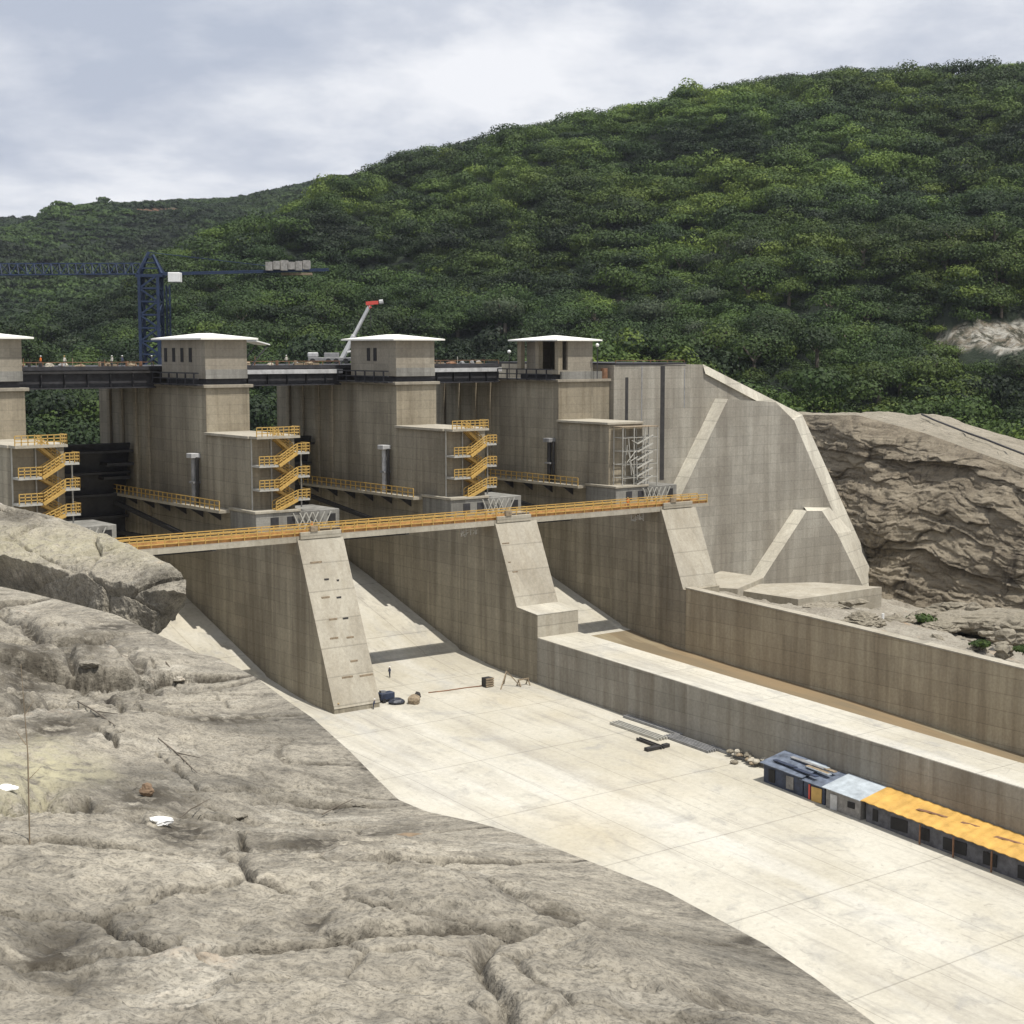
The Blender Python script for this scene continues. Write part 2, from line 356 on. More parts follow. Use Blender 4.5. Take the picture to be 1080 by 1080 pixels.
L(mix(nt, sky.outputs[0], cl.outputs[0], cov.outputs[0]), bg.inputs['Color'])
cam = bpy.data.cameras.new('camera'); co = bpy.data.objects.new('camera', cam); COL.objects.link(co); sc.camera = co
cam.sensor_width = 36; cam.lens = F_PX/1080*36; cam.clip_start = .1; cam.clip_end = 20000
co.location = (0, 0, 0); co.rotation_euler = (math.pi/2-PITCH, 0, 0)
sc.view_settings.view_transform = 'Standard'; sc.view_settings.look = 'None'; sc.view_settings.gamma = 1; sc.view_settings.exposure = .35
sc.render.resolution_x = sc.render.resolution_y = 1024
sc.cycles.max_bounces = 6

# ------------------------------------------------------------------ chute floor and channel
PROF = [(-60, -22.2), (-47, -22.3), (-40, -23.0), (-31.7, -24.8), (-24.5, -27.0), (-14.8, -30.2), (-6.9, -32.75), (-6.6, -33.0), (-.8, -33.9), (3, -34.28), (6.5, -34.45), (12, -34.85),
        (28, -35.75), (49, -37.3), (70, -38.8), (100, -41), (170, -46)]
def fz(t):
    for (a, za_), (b, zb_) in zip(PROF, PROF[1:]):
        if a <= t <= b: return za_+(zb_-za_)*(t-a)/(b-a)
    return PROF[-1][1]
def sheet(name, mat, s0, s1, ts, dz=0):
    m = MB(); vs = []; fs = []
    for t in ts: vs += [(s0, t, fz(t)+dz), (s1, t, fz(t)+dz)]
    for i in range(len(ts)-1): fs.append((2*i, 2*i+1, 2*i+3, 2*i+2))
    m.add(vs, fs); return m.build(name, mat)
o = sheet('chute_floor', M['floor'], -48, 48.2, [p[0] for p in PROF]); struct(o)
o = sheet('channel_silt', M['mud'], 29.62, 47.98, [-5, -.8, 3, 6.5, 12, 28, 49, 70, 100], .03); struct(o)

# ------------------------------------------------------------------ piers
TT, TB, TU, ZB, ZC, ZN = -18.77, -9.3, -46.5, -9.07, -4.16, -18.5
NOSE = {0: [(6.47, -34.0), (6.47, -36.5)], 1: [(3.73, -27.0), (7.16, -27.4), (7.16, -37)], 2: [(3.72, -27.3), (4.2, -27.3), (4.2, -37)], -1: [(6.47, -34.0), (6.47, -36.5)]}
def pier(k, s0, w, wt, label):
    root = thing('spillway_pier', label, 'dam pier', (s0, TU, -36.5), 'concrete piers of the spillway')
    up = [(TU, ZC-.01), (TT, ZC-.01), (TT, ZB), (TB, ZB), (TB, ZN), (-9.31, ZN), (TU, ZN)]
    m = MB().tz([(TU, ZC), (TT, ZC), (TT, ZN), (TU, ZN)], s0, s0+wt); m.build('tower_shaft', M['pier'] if k != 99 else M['tower'], root, .06)
    MB().tz([(TT+.004, ZB), (TB, ZB), (TB, ZN), (TT+.004, ZN)], s0+.003, s0+w).build('stair_block', M['pier'], root, .06)
    body = [(TU, ZN-.004), (0, ZN-.004)]+NOSE[k]+[(TU, -36.5)]
    MB().tz(body, s0+.002, s0+w).build('pier_wall', M['pier'], root, .05)
    # lit sloping nose slab, proud of the wall
    (t1, z1) = NOSE[k][0]; nx, nz = (ZN-z1), t1; l = math.hypot(nx, nz); nx, nz = nx/l*.05, nz/l*.05
    nose_w = w
    MB().tz([(0, ZN-.01), (t1, z1), (t1+nx, z1+nz), (nx, ZN-.01+nz)], s0-.01, s0+nose_w+.01).build('nose_slope', M['nose'], root)
    # upper front face slab (lighter, downstream-facing)
    MB().box(s0+.01, s0+wt-.01, TT, TT+.05, ZB+.01, ZC-.02).build('front_panel', M['tower'], root)
    MB().box(s0+.02, s0+w-.02, TB, TB+.05, ZN+.01, ZB-.02).build('block_front_panel', M['tower'], root)
    MB().box(s0-.35, s0+w+.1 if k != 2 else s0+w, TT+.06, TB+.25, ZB+.003, ZB+.28).build('block_cap', M['nose'], root, .02)
    # cornice under the gate house
    MB().box(s0-.35, s0+wt+.35, TT-11.8, TT+.35, ZC+.004, ZC+.34).build('cornice', M['cabin'], root, .03)
    # stoplog guide ribs and slots near the upstream end of the left face
    for t in (-43.6, -40.2, -36.4, -33.2):
        MB().box(s0-.28, s0-.003, t, t+.7, -22, ZC-.3).build('guide_rib', M['tower'], root, .03)
    return root
W2, W3, W4 = 5.13, 5.56, 5.43
SP = [-24.575, 0, 24, 48]
pier(-1, SP[0], W2, W2, 'concrete spillway pier cut off by the left edge of the photo, behind the pale rock')
p2 = pier(0, 0, W2, W2, 'concrete spillway pier whose long sloping nose reaches the white chute floor')
p3 = pier(1, 24, W3, W3, 'concrete spillway pier with a stepped nose that runs on into the dividing wall')
p4 = pier(2, 48, W4, 8.4, 'concrete spillway pier with a short pale nose next to the big abutment wall')
MB().add([(23.98, 3.76, -27.0), (29.58, 3.76, -27.0), (29.58, 7.2, -27.38), (23.98, 7.2, -27.38), (23.98, 3.76, -26.93), (29.58, 3.76, -26.93), (29.58, 7.2, -27.31), (23.98, 7.2, -27.31)], [(0, 3, 2, 1), (4, 5, 6, 7), (0, 1, 5, 4), (1, 2, 6, 5), (2, 3, 7, 6), (3, 0, 4, 7)]).build('step_cap', M['floor'], p3)
MB().box(24.05, 29.5, 7.16, 7.2, -29.7, -27.42).build('step_front', M['nose'], p3)
# form-tie pockets and brackets left on the long nose
for (px, py, w) in [(344, 611, .5), (356, 612, .25), (343, 630, .9), (357, 630, .5), (351, 653, .9), (364, 652, .6), (352, 673, .9), (369, 672, .8), (373, 697, .8), (366, 714, 1.2), (386, 712, 1.5), (333, 593, 1.3)]:
    r = ray(px, py); # intersection with the sloping nose plane
    n = (DN*15.5+Vector((0, 0, 1))*6.47).normalized(); p0 = W(0, 0, ZN); q = r*(p0.dot(n)/r.dot(n))-ORG
    s_, t_, z_ = q.dot(AX), q.dot(DN), q.z
    MB().box(s_-w/2, s_+w/2, t_-.02, t_+.10, z_-.09, z_+.09).build('formwork_bracket', M['wood'] if w > .6 else M['gatesteel'], p2)
for (px, py, w) in [(533, 573, .9), (543, 603, .7), (537, 593, .3)]:
    r = ray(px, py); n = (DN*8.5+Vector((0, 0, 1))*3.73).normalized(); p0 = W(24, 0, ZN); q = r*(p0.dot(n)/r.dot(n))-ORG
    s_, t_, z_ = q.dot(AX), q.dot(DN), q.z
    MB().box(s_-w/2, s_+w/2, t_-.02, t_+.09, z_-.07, z_+.07).build('formwork_bracket', M['wood'], p3)

# dividing wall and right chute wall
def wall_sweep(m, tops, s0, s1, zb):
    for (t0, z0), (t1, z1) in zip(tops, tops[1:]):
        m.add([(s0, t0, zb), (s1, t0, zb), (s0, t0, z0), (s1, t0, z0), (s0, t1, zb), (s1, t1, zb), (s0, t1, z1), (s1, t1, z1)],
              [(2, 3, 7, 6), (0, 2, 6, 4), (1, 5, 7, 3)])
    (t0, z0), (t1, z1) = tops[0], tops[-1]
    m.add([(s0, t0, zb), (s1, t0, zb), (s1, t0, z0), (s0, t0, z0)], [(0, 1, 2, 3)]); m.add([(s0, t1, zb), (s1, t1, zb), (s1, t1, z1), (s0, t1, z1)], [(0, 1, 2, 3)])
MT = [(7.18, -29.75), (36, -31.2), (65, -32.65), (95, -34.2), (170, -40)]
dv = thing('dividing_wall', 'thick low concrete dividing wall with a broad white top beside the sheds', 'dividing wall', (24, 7.2, -42))
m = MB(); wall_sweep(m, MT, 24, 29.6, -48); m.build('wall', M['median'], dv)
m = MB(); wall_sweep(m, [(t, z+.06) for t, z in MT], 24.05, 29.55, -30.9); m2 = MB()
for (t0, z0), (t1, z1) in zip(MT, MT[1:]):
    m2.add([(24.06, t0, z0+.05), (29.54, t0, z0+.05), (29.54, t1, z1+.05), (24.06, t1, z1+.05), (24.06, t0, z0+.004), (29.54, t0, z0+.004), (29.54, t1, z1+.004), (24.06, t1, z1+.004)],
           [(0, 1, 2, 3), (0, 3, 7, 4), (1, 5, 6, 2)])
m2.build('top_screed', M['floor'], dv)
RT = [(4.22, -27.2), (28.6, -28.3), (48.5, -29.35), (75, -30.8), (110, -33), (170, -38)]
rw = thing('chute_wall', 'long brown-stained concrete side wall along the right of the chute', 'retaining wall', (48, 4.3, -42))
m = MB(); wall_sweep(m, RT, 48, 49.1, -48); m.build('wall', M['wall'], rw)
m = MB()
for (t0, z0), (t1, z1) in zip(RT, RT[1:]):
    m.add([(47.92, t0, z0+.004), (49.18, t0, z0+.004), (47.92, t0, z0+.16), (49.18, t0, z0+.16), (47.92, t1, z1+.004), (49.18, t1, z1+.004), (47.92, t1, z1+.16), (49.18, t1, z1+.16)],
          [(2, 3, 7, 6), (0, 2, 6, 4), (1, 5, 7, 3), (0, 4, 5, 1)])
m.build('coping', M['nose'], rw)
# left chute wall (behind the foreground rock)
lw = thing('left_chute_wall', 'low concrete side wall left of the chute, hidden behind the foreground rock', 'retaining wall', (-48.5, 7, -42))
m = MB(); wall_sweep(m, [(-50, -20), (7, -29), (170, -40)], -49.6, -48.2, -50); m.build('wall', M['wall'], lw)

# ------------------------------------------------------------------ gate houses
def gate_house(s0, w, label, slots, kind='closed', ln=10.5):
    g = thing('gate_house', label, 'gate house', (s0, TT-6, ZC+.34), 'gate houses on the piers')
    z0, z1, tb, tf = ZC+.34, .92, TT-ln, TT-.05
    MB().box(s0+.35, s0+w-.35, tb+.4, tf-.4, z0+.003, z0+.62).build('dark_plinth', M['steel'], g)
    if kind == 'closed':
        poly = None
        MB().box(s0+.05, s0+w-.15, tb, tf, z0+.62, z1).build('wall', M['cabin'], g, .03)
        MB().box(s0+.06, s0+w-.14, tf, tf+.06, z0+.63, z0+1.6).build('render_band', M['box'], g)
        for t in slots:
            MB().box(s0-.01, s0+.10, t-.32, t+.32, -2.0+.55, .05).build('window', M['dark'], g)
    else:
        MB().box(s0+.05, s0+w-.15, tb, tf, z0+.62, z0+1.15).build('floor_slab', M['cabin'], g)
        MB().box(s0+1.55, s0+w-.15, tf-.35, tf, z0+1.15, z1).build('front_wall', M['cabin'], g)
        MB().box(s0+w-.5, s0+w-.15, tb, tf-.36, z0+1.15, z1).build('side_wall', M['cabin'], g)
        MB().box(s0+1.6, s0+w-.55, tb+.05, tb+.35, z0+1.15, z1).build('back_wall', M['cabin'], g)
        for t in (tb, tb+3.7, tf-.8):
            MB().box(s0+.1, s0+.75, t, t+.75, z0+1.15, z1).build('column', M['tower'], g, .02)
        MB().box(s0+1.2, s0+1.4, tb+.8, tb+3.6, z0+1.15, z1-.1).build('partition', M['cabin'], g)
    # low hipped roof with wide eaves
    e = .8; a0, a1, b0, b1 = s0-e, s0+w+e, tb-e, tf+e; zr = z1; mid = (a0+a1)/2
    vs = [(a0, b0, zr), (a1, b0, zr), (a1, b1, zr), (a0, b1, zr), (a0, b0, zr+.17), (a1, b0, zr+.17), (a1, b1, zr+.17), (a0, b1, zr+.17), (mid, b0+4.5, zr+.72), (mid, b1-4.5, zr+.72)]
    MB().add(vs, [(3, 2, 1, 0), (0, 1, 5, 4), (1, 2, 6, 5), (2, 3, 7, 6), (3, 0, 4, 7), (4, 5, 8), (5, 6, 9, 8), (6, 7, 9), (7, 4, 8, 9)]).build('roof', M['roof'], g)
    return g
gate_house(SP[0], W2, 'gate house with white flat roof cut off by the left edge of the photo', [])
gate_house(0, W2, 'grey gate house with a row of four narrow windows, beside the blue tower crane', [-28.2, -26.2, -24.2, -22.2])
gate_house(24, W3, 'grey gate house with two dark narrow windows, beside the white crane boom', [-24.6, -23.2], 'closed', 9.8)
gate_house(48, 5.75, 'open gate house with columns and a dark doorway, nearest the abutment wall', [], 'open', 8.4)
MB().box(48.3, 54.9, TT-.02, TT+.3, ZC+.35, ZC+1.3).build('x', M['box'], None)
bpy.data.objects['x'].name = 'parapet_wall'; tag(bpy.data.objects['parapet_wall'], 'rough unfinished concrete parapet in front of the open gate house', 'parapet')
# side awning on the second gate house
aw = thing('side_awning', 'small white lean-to awning at the right side of the gate house with four windows', 'awning', (W2+1.6, TT-3, -1))
MB().add([(W2+1.55, TT-4, .75), (W2+3.2, TT-4, .35), (W2+3.2, TT-1, .35), (W2+1.55, TT-1, .75), (W2+1.55, TT-4, .87), (W2+3.2, TT-4, .47), (W2+3.2, TT-1, .47), (W2+1.55, TT-1, .87)],
         [(0, 3, 2, 1), (4, 5, 6, 7), (0, 1, 5, 4), (1, 2, 6, 5), (2, 3, 7, 6), (3, 0, 4, 7)]).build('awning_sheet', M['white'], aw)
for t in (TT-3.8, TT-1.2): MB().bar((W2+3.1, t, .4), (W2+.9, t, -1.9), .06).build('bracket', M['steel'], aw)

# ------------------------------------------------------------------ bridge deck over the bays
def railing(m, pts, h=.95, step=1.5, r=.04, mids=(.5,)):
    for p, q in zip(pts, pts[1:]):
        p, q = Vector(p), Vector(q); n = max(1, round((q-p).length/step))
        for i in range(n+1):
            c = p.lerp(q, i/n); m.bar(c, c+Vector((0, 0, h)), r)
        for k in (1.,)+tuple(mids): m.bar(p+Vector((0, 0, h*k)), q+Vector((0, 0, h*k)), r)
def deck(s0, s1, light, label):
    d = thing('bridge_deck', label, 'bridge', ((s0+s1)/2, -37, -4.2), 'bridge decks between the gate houses')
    MB().box(s0+.02, s1-.02, -45, -30.3, -2.35, -1.95).build('deck_slab', M['steel'], d)
    for t in (-30.9, -34.5, -38.5, -42.5):
        g = MB().box(s0+W2+.1, s1-.1, t-.12, t+.12, -4.2, -2.36); g.box(s0+W2+.1, s1-.1, t-.4, t+.4, -4.35, -4.2); g = g.build('girder', M['steel'], d)
        if t == -30.9:
            for i in range(int((s1-s0-W2)/2.6)): MB().box(s0+W2+1+i*2.6, s0+W2+1.1+i*2.6, -30.75, -30.5, -4.15, -2.4).build('stiffener', M['steel'], g)
    MB().box(s0+W2+.2, s1-.2, -30.25, -30.0, -2.95 if light else -2.7, -2.45).build('edge_beam', M['light'] if light else M['gatesteel'], d)
    r = MB(); railing(r, [(s0+W2+.2, -30.6, -1.95), (s1-.3, -30.6, -1.95)], .45, 2.2, .035, ()); r.build('railing', M['rail_rust'], d)
    return d
deck(SP[0], 0, False, 'dark steel bridge deck at the far left, over the bay with green bushes')
deck(0, 24, True, 'steel bridge deck under the white crane boom, with a pale edge beam')
deck(24, 48, True, 'steel bridge deck leading to the open gate house, with a pale edge beam')
dk = thing('crest_slab', 'thin dark slab on top of the abutment wall right of the open gate house', 'crest slab', (62, -24, -2))
MB().box(56.6, 69, -45, -17.9, -2.06, -1.84).build('slab', M['steel'], dk)
r = MB(); railing(r, [(57, -18.3, -1.84), (69, -18.3, -1.84)], .3, 3, .03, ()); r.build('railing', M['rail_rust'], dk)

# ------------------------------------------------------------------ side walkways, platforms, stair towers, main footbridge
def side_walk(s0, label):
    w = thing('side_walkway', label, 'walkway', (s0-.8, -30, -16.9), 'yellow-railed walkways along the pier sides')
    MB().box(s0-1.7, s0-.02, TU+.5, -12.9, -16.85, -16.55).build('deck_slab', M['nose'], w)
    for t in range(-44, -13, 4): MB().add([(s0-1.6, t, -16.86), (s0-.02, t, -16.86), (s0-.02, t, -17.9), (s0-1.6, t+.2, -16.86), (s0-.02, t+.2, -16.86), (s0-.02, t+.2, -17.9)],
                                          [(0, 1, 2), (3, 5, 4), (0, 3, 4, 1), (1, 4, 5, 2), (0, 2, 5, 3)]).build('bracket', M['steel'], w)
    r = MB(); railing(r, [(s0-1.62, TU+.5, -16.55), (s0-1.62, -13, -16.55)], .95, 1.1, .045); r.build('railing', M['yellow'], w)
    return w
sw = side_walk(0, 'yellow-railed walkway along the side of the pier with the long nose')
shift_copy(sw, 24, 'yellow-railed walkway along the side of the pier with the stepped nose')
shift_copy(sw, 48, 'yellow-railed walkway along the side of the pier next to the abutment')
shift_copy(sw, SP[0], 'yellow-railed walkway along the leftmost pier, mostly out of the photo')
def platform(s0, label, wide=9.3):
    p = thing('concrete_platform', label, 'platform', (s0, -10, ZN), 'low concrete platforms on the piers')
    MB().box(s0-.45, s0+wide, -12.9, -7.4, ZN+.003, -16.55).build('body', M['box'], p, .04)
    MB().box(s0-.6, s0+wide*.5, -13.0, -7.25, -16.547, -16.28).build('top_slab', M['nose'], p, .03)
    for x in (1.2, 3.1, 7.9): MB().box(s0+x, s0+x+.9, -7.4, -7.33, -18.1, -17.0).build('recess', M['dark'] if x > 7 else M['steel'], p)
    m = MB()
    for i in range(9):
        a = 4.2+i*.38; m.bar((s0+a, -7.25, ZN), (s0+a+.9*(-1)**i, -7.15, -16.7), .05)
    m.build('bracing', M['galv'], p); return p
platform(SP[0], 'low concrete platform on the leftmost pier, just above the pale rock')
platform(0, 'low concrete platform above the long sloping nose, with bracing on its front')
platform(24, 'low concrete platform above the stepped nose, with bracing on its front')
platform(48, 'low concrete platform beside the metal scaffold stair', 9.5)

def stair(s0, label):
    st = thing('stair_tower', label, 'stairs', (s0+3, TB+1, -16.3), 'yellow zigzag stairs on the piers')
    sl, sr0, sr1 = s0+.05, s0+4.35, s0+5.85; lm = s0+2.3
    z = [ZB+.28, -10.5, -11.7, -12.9, -14.1, -15.25, -16.28]
    tf0, tf1, tb0, tb1 = TB+1.05, TB+1.85, TB+.15, TB+.95
    la = MB().box(s0-.2, s0+4.75, TB+.26, tf1+.05, z[0]-.25, z[0]).build('landing', M['nose'], st); rail = MB()
    railing(rail, [(s0-.2, tf1, z[0]), (s0+4.7, tf1, z[0]), (s0+4.7, TB+.3, z[0])], .9, .6, .04, (.33, .66)); rail.build('railing', M['yellow'], la)
    for i in range(1, 6):
        rail = MB()
        if i % 2: la = MB().box(sr0, sr1, tb0, tf1, z[i]-.22, z[i]).build('landing', M['galv'], st); railing(rail, [(sr0+.1, tf1, z[i]), (sr1, tf1, z[i]), (sr1, tb0, z[i])], .9, .5, .04, (.33, .66))
        else: la = MB().box(sl, lm, tb0, tf1, z[i]-.22, z[i]).build('landing', M['galv'], st); railing(rail, [(sl, tf1, z[i]), (lm, tf1, z[i])], .9, .5, .04, (.33, .66))
        rail.build('railing', M['yellow'], la)
    for i in range(6):
        a, b = (lm, sr0) if i % 2 == 0 else (sr0, lm)
        if i == 5: b = s0+1.9
        t0, t1 = (tb0, tb1) if i % 2 == 0 else (tf0, tf1)
        f = MB(); n = 8
        for k in range(n):
            x = a+(b-a)*(k+.5)/n; zz_ = z[i]+(z[i+1]-z[i])*(k+.5)/n; h = abs(b-a)/n/2+.03; f.box(x-h, x+h, t0+.06, t1-.06, zz_-.04, zz_+.01)
        for t in (t0, t1): f.bar((a, t, z[i]-.12), (b, t, z[i+1]-.12), .15)
        f = f.build('flight', M['yellow'], st)
        r = MB(); railing(r, [(a, t1, z[i]), (b, t1, z[i+1])], .85, .5, .04, (.33, .66)); railing(r, [(a, t0, z[i]), (b, t0, z[i+1])], .85, .7, .035); r.build('handrail', M['yellow'], f)
    p = MB()
    for x in (sl, lm, sr0, sr1-.1):
        p.bar((x, tb0+.1, -16.3), (x, tb0+.1, z[0] if x < sr0+.01 else z[1]), .06)
    p.build('post', M['galv'], st)
    return st
s_ = stair(0, 'yellow zigzag stair tower on the pier with the long sloping nose')
shift_copy(s_, SP[0], 'yellow zigzag stair tower at the left edge, rising behind the pale rock')
shift_copy(s_, 24, 'yellow zigzag stair tower on the pier with the stepped nose')
# metal scaffold stair on the pier next to the abutment
sf = thing('scaffold_stair', 'bare metal scaffold stair in front of the pier next to the abutment', 'scaffold', (52, TB+1.2, -16.3))
p = MB()
for x in (48.6, 50.4, 52.2, 54.2):
    for t in (TB+.3, TB+1.9): p.bar((x, t, -16.5), (x, t, ZB-.2), .05)
for z in (-10.6, -12.2, -13.8, -15.4):
    for t in (TB+.3, TB+1.9): p.bar((48.6, t, z), (54.2, t, z), .035)
    for x in (48.6, 50.4, 52.2, 54.2): p.bar((x, TB+.3, z), (x, TB+1.9, z), .035)
p.build('tube_frame', M['galv'], sf)
for i in range(6):
    z0 = -10.4-i*.98; f = MB(); f.bar((53.4, TB+1.95, z0), (50.9, TB+1.95, z0-.95), .07); f.bar((53.4, TB+1.2, z0), (50.9, TB+1.2, z0-.95), .06)
    for k in range(5): x = 53.4-2.5*(k+.5)/5; zz_ = z0-.95*(k+.5)/5; f.box(x-.22, x+.22, TB+1.2, TB+1.95, zz_-.03, zz_)
    f.build('flight', M['galv'], sf)
MB().box(48.4, 54.3, TB+.2, TB+2, ZB-.3, ZB-.2).build('top_landing', M['wood'], sf)
pl = MB()
for i in range(8): pl.bar((49+random.random()*3, TB+2, -10-random.random()*6), (49+random.random()*3, TB+2, -11-random.random()*5), .04)
pl.build('bracing', M['galv'], sf)

fb = thing('footbridge', 'long yellow-railed footbridge across the bays in front of the piers', 'footbridge', (16, -1.6, -18.5))
for i, (a, b) in enumerate([(-24.7, -.02), (.02, 23.98), (24.02, 47.98), (48.02, 55.8)]):
    MB().box(a, b, -2.1, -.25, ZN+.003, -18.18).build('deck_slab', M['orange'], fb)
    MB().box(a, b, -.246, -.12, -18.72 if i < 3 and b-a > 10 else ZN, -18.14).build('edge_beam', M['nose'], fb)
for k_, s_0 in enumerate((.3, 24.2, 48.3)):
    MB().box(s_0, s_0+4.6, -.11, .12, -18.45, -17.75).build('concrete_upstand', M['nose'], fb, .03); MB().box(s_0+1.1, s_0+1.9, -.09, .2, -17.74, -17.2).build('formwork_panel', M['wood'], fb); MB().box(s_0+2.6, s_0+4.9, -1.8, -.6, -18.17, -17.6).build('material_box', M[('wood', 'rubble', 'orange')[k_]], fb)
for t in (-.35, -2.0):
    r = MB(); railing(r, [(-24.6, t, -18.18), (55.7, t, -18.18)], 1.0, 1.35, .042, (.35, .68)); r.build('railing', M['yellow'], fb)
MB().box(-24.6, 55.7, -.50, -.44, -18.17, -17.80).build('toe_board', M['orange'], fb)
MB().box(-24.6, 55.7, -1.93, -1.88, -18.17, -17.78).build('toe_board', M['orange'], fb)

# ------------------------------------------------------------------ radial gates
def gate(s0, s1, label):
    g = thing('radial_gate', label, 'sluice gate', ((s0+s1)/2, -39, -23), 'dark radial gates in the bays')
    ct, cz, rad = -14., -20.6, 25.5; m = MB(); n = 14; vs = []; fs = []
    for rr in (rad, rad+.25):
        for i in range(n+1):
            an = R(22.5-33*i/n); vs += [(s0+.15, ct-rr*math.cos(an), cz+rr*math.sin(an)), (s1-.15, ct-rr*math.cos(an), cz+rr*math.sin(an))]
    k = 2*(n+1)
    for i in range(n): fs += [(2*i, 2*i+1, 2*i+3, 2*i+2), (k+2*i, k+2*i+2, k+2*i+3, k+2*i+1)]
    fs += [(0, k, k+1, 1), (2*n, 2*n+1, k+2*n+1, k+2*n)]
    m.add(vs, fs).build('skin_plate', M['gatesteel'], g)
    for an_ in (21, 15, 9, 3, -3, -8):
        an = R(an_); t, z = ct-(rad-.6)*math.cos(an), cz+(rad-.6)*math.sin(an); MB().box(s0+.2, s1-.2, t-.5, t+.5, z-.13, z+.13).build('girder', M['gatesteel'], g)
    for x in (s0+1.8, s1-1.8):
        for an_ in (7, -1, -8):
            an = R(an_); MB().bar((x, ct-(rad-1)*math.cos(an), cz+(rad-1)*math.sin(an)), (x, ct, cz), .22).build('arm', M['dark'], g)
    return g
gate(SP[0]+W2, 0, 'dark steel radial gate in the leftmost bay, below the green bushes')
gate(W2, 24, 'dark steel radial gate in the bay left of the pier with the stepped nose')
gate(24+W3, 48, 'dark steel radial gate in the bay left of the abutment pier')
# stacked beams seen against the side of the second pier
for i, (t0, t1, z) in enumerate([(-47, -37.5, -11.9), (-47.5, -36.3, -13.3), (-47, -37.2, -14.9)]):
    o = MB().box(-3.6, -.35, t0, t1, z, z+.35).build('steel_beam', M['gatesteel']); tag(o, ['top', 'middle', 'lowest'][i]+' dark steel beam of the three against the pier beside the leftmost bay', 'steel beam', 'dark beams beside the leftmost bay')

# hydraulic hoists on the pier sides
for s0, px, lab, mt in [(0, 204, 'dark and grey hoist cylinder on the side of the pier with the long nose', 'grey'), (24, 405, 'pale grey hoist pipe on the side of the pier with the stepped nose', 'light'), (48, 579, 'dark hoist cylinder on the side of the pier next to the abutment', 'gatesteel')]:
    ss, tt, zz_ = on(px, 500, 's', s0-.6); h = thing('hoist_cylinder', lab, 'hydraulic hoist', (s0-.6, tt, -16.5), 'hoist cylinders on the pier sides')
    MB().bar((s0-.55, tt, -16.5), (s0-.55, tt, -11.4), .28, 10).build('cylinder', M[mt], h)
    MB().box(s0-1.1, s0-.02, tt-.6, tt+.6, -11.6, -11.1).build('head_bracket', M['light'] if mt != 'gatesteel' else M['grey'], h, .04)
    MB().bar((s0-.5, tt+.75, -16.5), (s0-.5, tt+.75, -11.5), .17, 8).build('dark_pipe', M['gatesteel'], h)  # slimmer dark steel pipe beside the cylinder
    MB().box(s0-.9, s0-.02, tt-.5, tt+.5, -14.3, -14.1).build('clamp', M['grey'], h)

# ------------------------------------------------------------------ abutment
ab = thing('abutment_wall', 'huge stepped grey concrete abutment wall with pale sloping rims', 'abutment', (80, -18, -36))
tA, tB, tC = -18.0, -15.6, -13.2
def onp(px, py, t): a = on(px, py, 't', t); return a[0], a[2]
A = [(56.46, -2.1)]+[onp(740, 384.5, tA), onp(845, 437, tA), onp(930, 622, tA)]
MB().sz(A+[(A[-1][0], -40), (56.46, -40)], tA-26, tA).build('main_wall', M['abut'], ab)
outer = [onp(741, 384, tA), onp(846, 437, tA), onp(930, 622, tA)]
inner = [onp(744, 393, tB), onp(838, 443, tB), onp(915, 622, tB)]
m = MB(); inner = [onp(744, 394, tA+.35), onp(822, 434, tA+.8), onp(915, 622, tB)]; inner[1] = onp(836, 444, tB); ti = [tA+.35, tB, tB]
i_a = onp(826, 437.5, tA+.9)
segs = [(outer[0], outer[1], onp(744, 394, tA+.3), onp(838, 444, tA+.45), tA+.3, tA+.45), (outer[1], outer[2], inner[1], inner[2], tB, tB)]
for o0, o1, i0, i1, ta_, tb_ in segs:
    m.add([(o0[0], tA+.01, o0[1]), (o1[0], tA+.01, o1[1]), (i1[0], tb_, i1[1]), (i0[0], ta_, i0[1])], [(0, 1, 2, 3)])
    m.add([(i0[0], ta_, i0[1]), (i1[0], tb_, i1[1]), (i1[0], tA+.01, i1[1]), (i0[0], tA+.01, i0[1])], [(0, 1, 2, 3)])
m.add([(outer[1][0], tA+.01, outer[1][1]), (inner[1][0], tB, inner[1][1]), (inner[1][0]-.4, tA+.01, inner[1][1])], [(0, 1, 2)])
m.add([(outer[2][0], tA+.01, outer[2][1]), (inner[2][0], tB, inner[2][1]), (inner[2][0], tA+.01, inner[2][1])], [(0, 1, 2)])
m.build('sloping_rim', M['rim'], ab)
Bp = [onp(768, 421, tB), onp(818, 424, tB), onp(837.5, 443.5, tB), onp(914, 622, tB)]
sl = onp(727, 505, tB); d = ((sl[0]-Bp[0][0])/(sl[1]-Bp[0][1])); bl = (Bp[0][0]+d*(-34-Bp[0][1]), -34)
MB().sz(Bp+[(Bp[-1][0], -38), (bl[0], -38), bl], tA+.012, tB-.004).build('middle_step', M['abut'], ab)
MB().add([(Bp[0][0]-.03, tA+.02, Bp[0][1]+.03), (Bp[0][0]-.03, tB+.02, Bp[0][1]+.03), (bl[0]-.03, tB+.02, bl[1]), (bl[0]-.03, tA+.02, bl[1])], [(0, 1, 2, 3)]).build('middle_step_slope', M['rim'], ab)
Cp = [onp(851, 539, tC), onp(867, 539, tC), onp(883, 563, tC), onp(912, 622, tC)]
cl_ = onp(797, 622, tC)
MB().sz(Cp+[(Cp[-1][0], -38), (cl_[0], -38), cl_], tB+.002, tC).build('lower_step', M['abut'], ab)
MB().add([(Cp[0][0]-.03, tB+.01, Cp[0][1]+.03), (Cp[0][0]-.03, tC+.02, Cp[0][1]+.03), (cl_[0]-.03, tC+.02, cl_[1]), (cl_[0]-.03, tB+.01, cl_[1])], [(0, 1, 2, 3)]).build('lower_step_slope', M['rim'], ab)
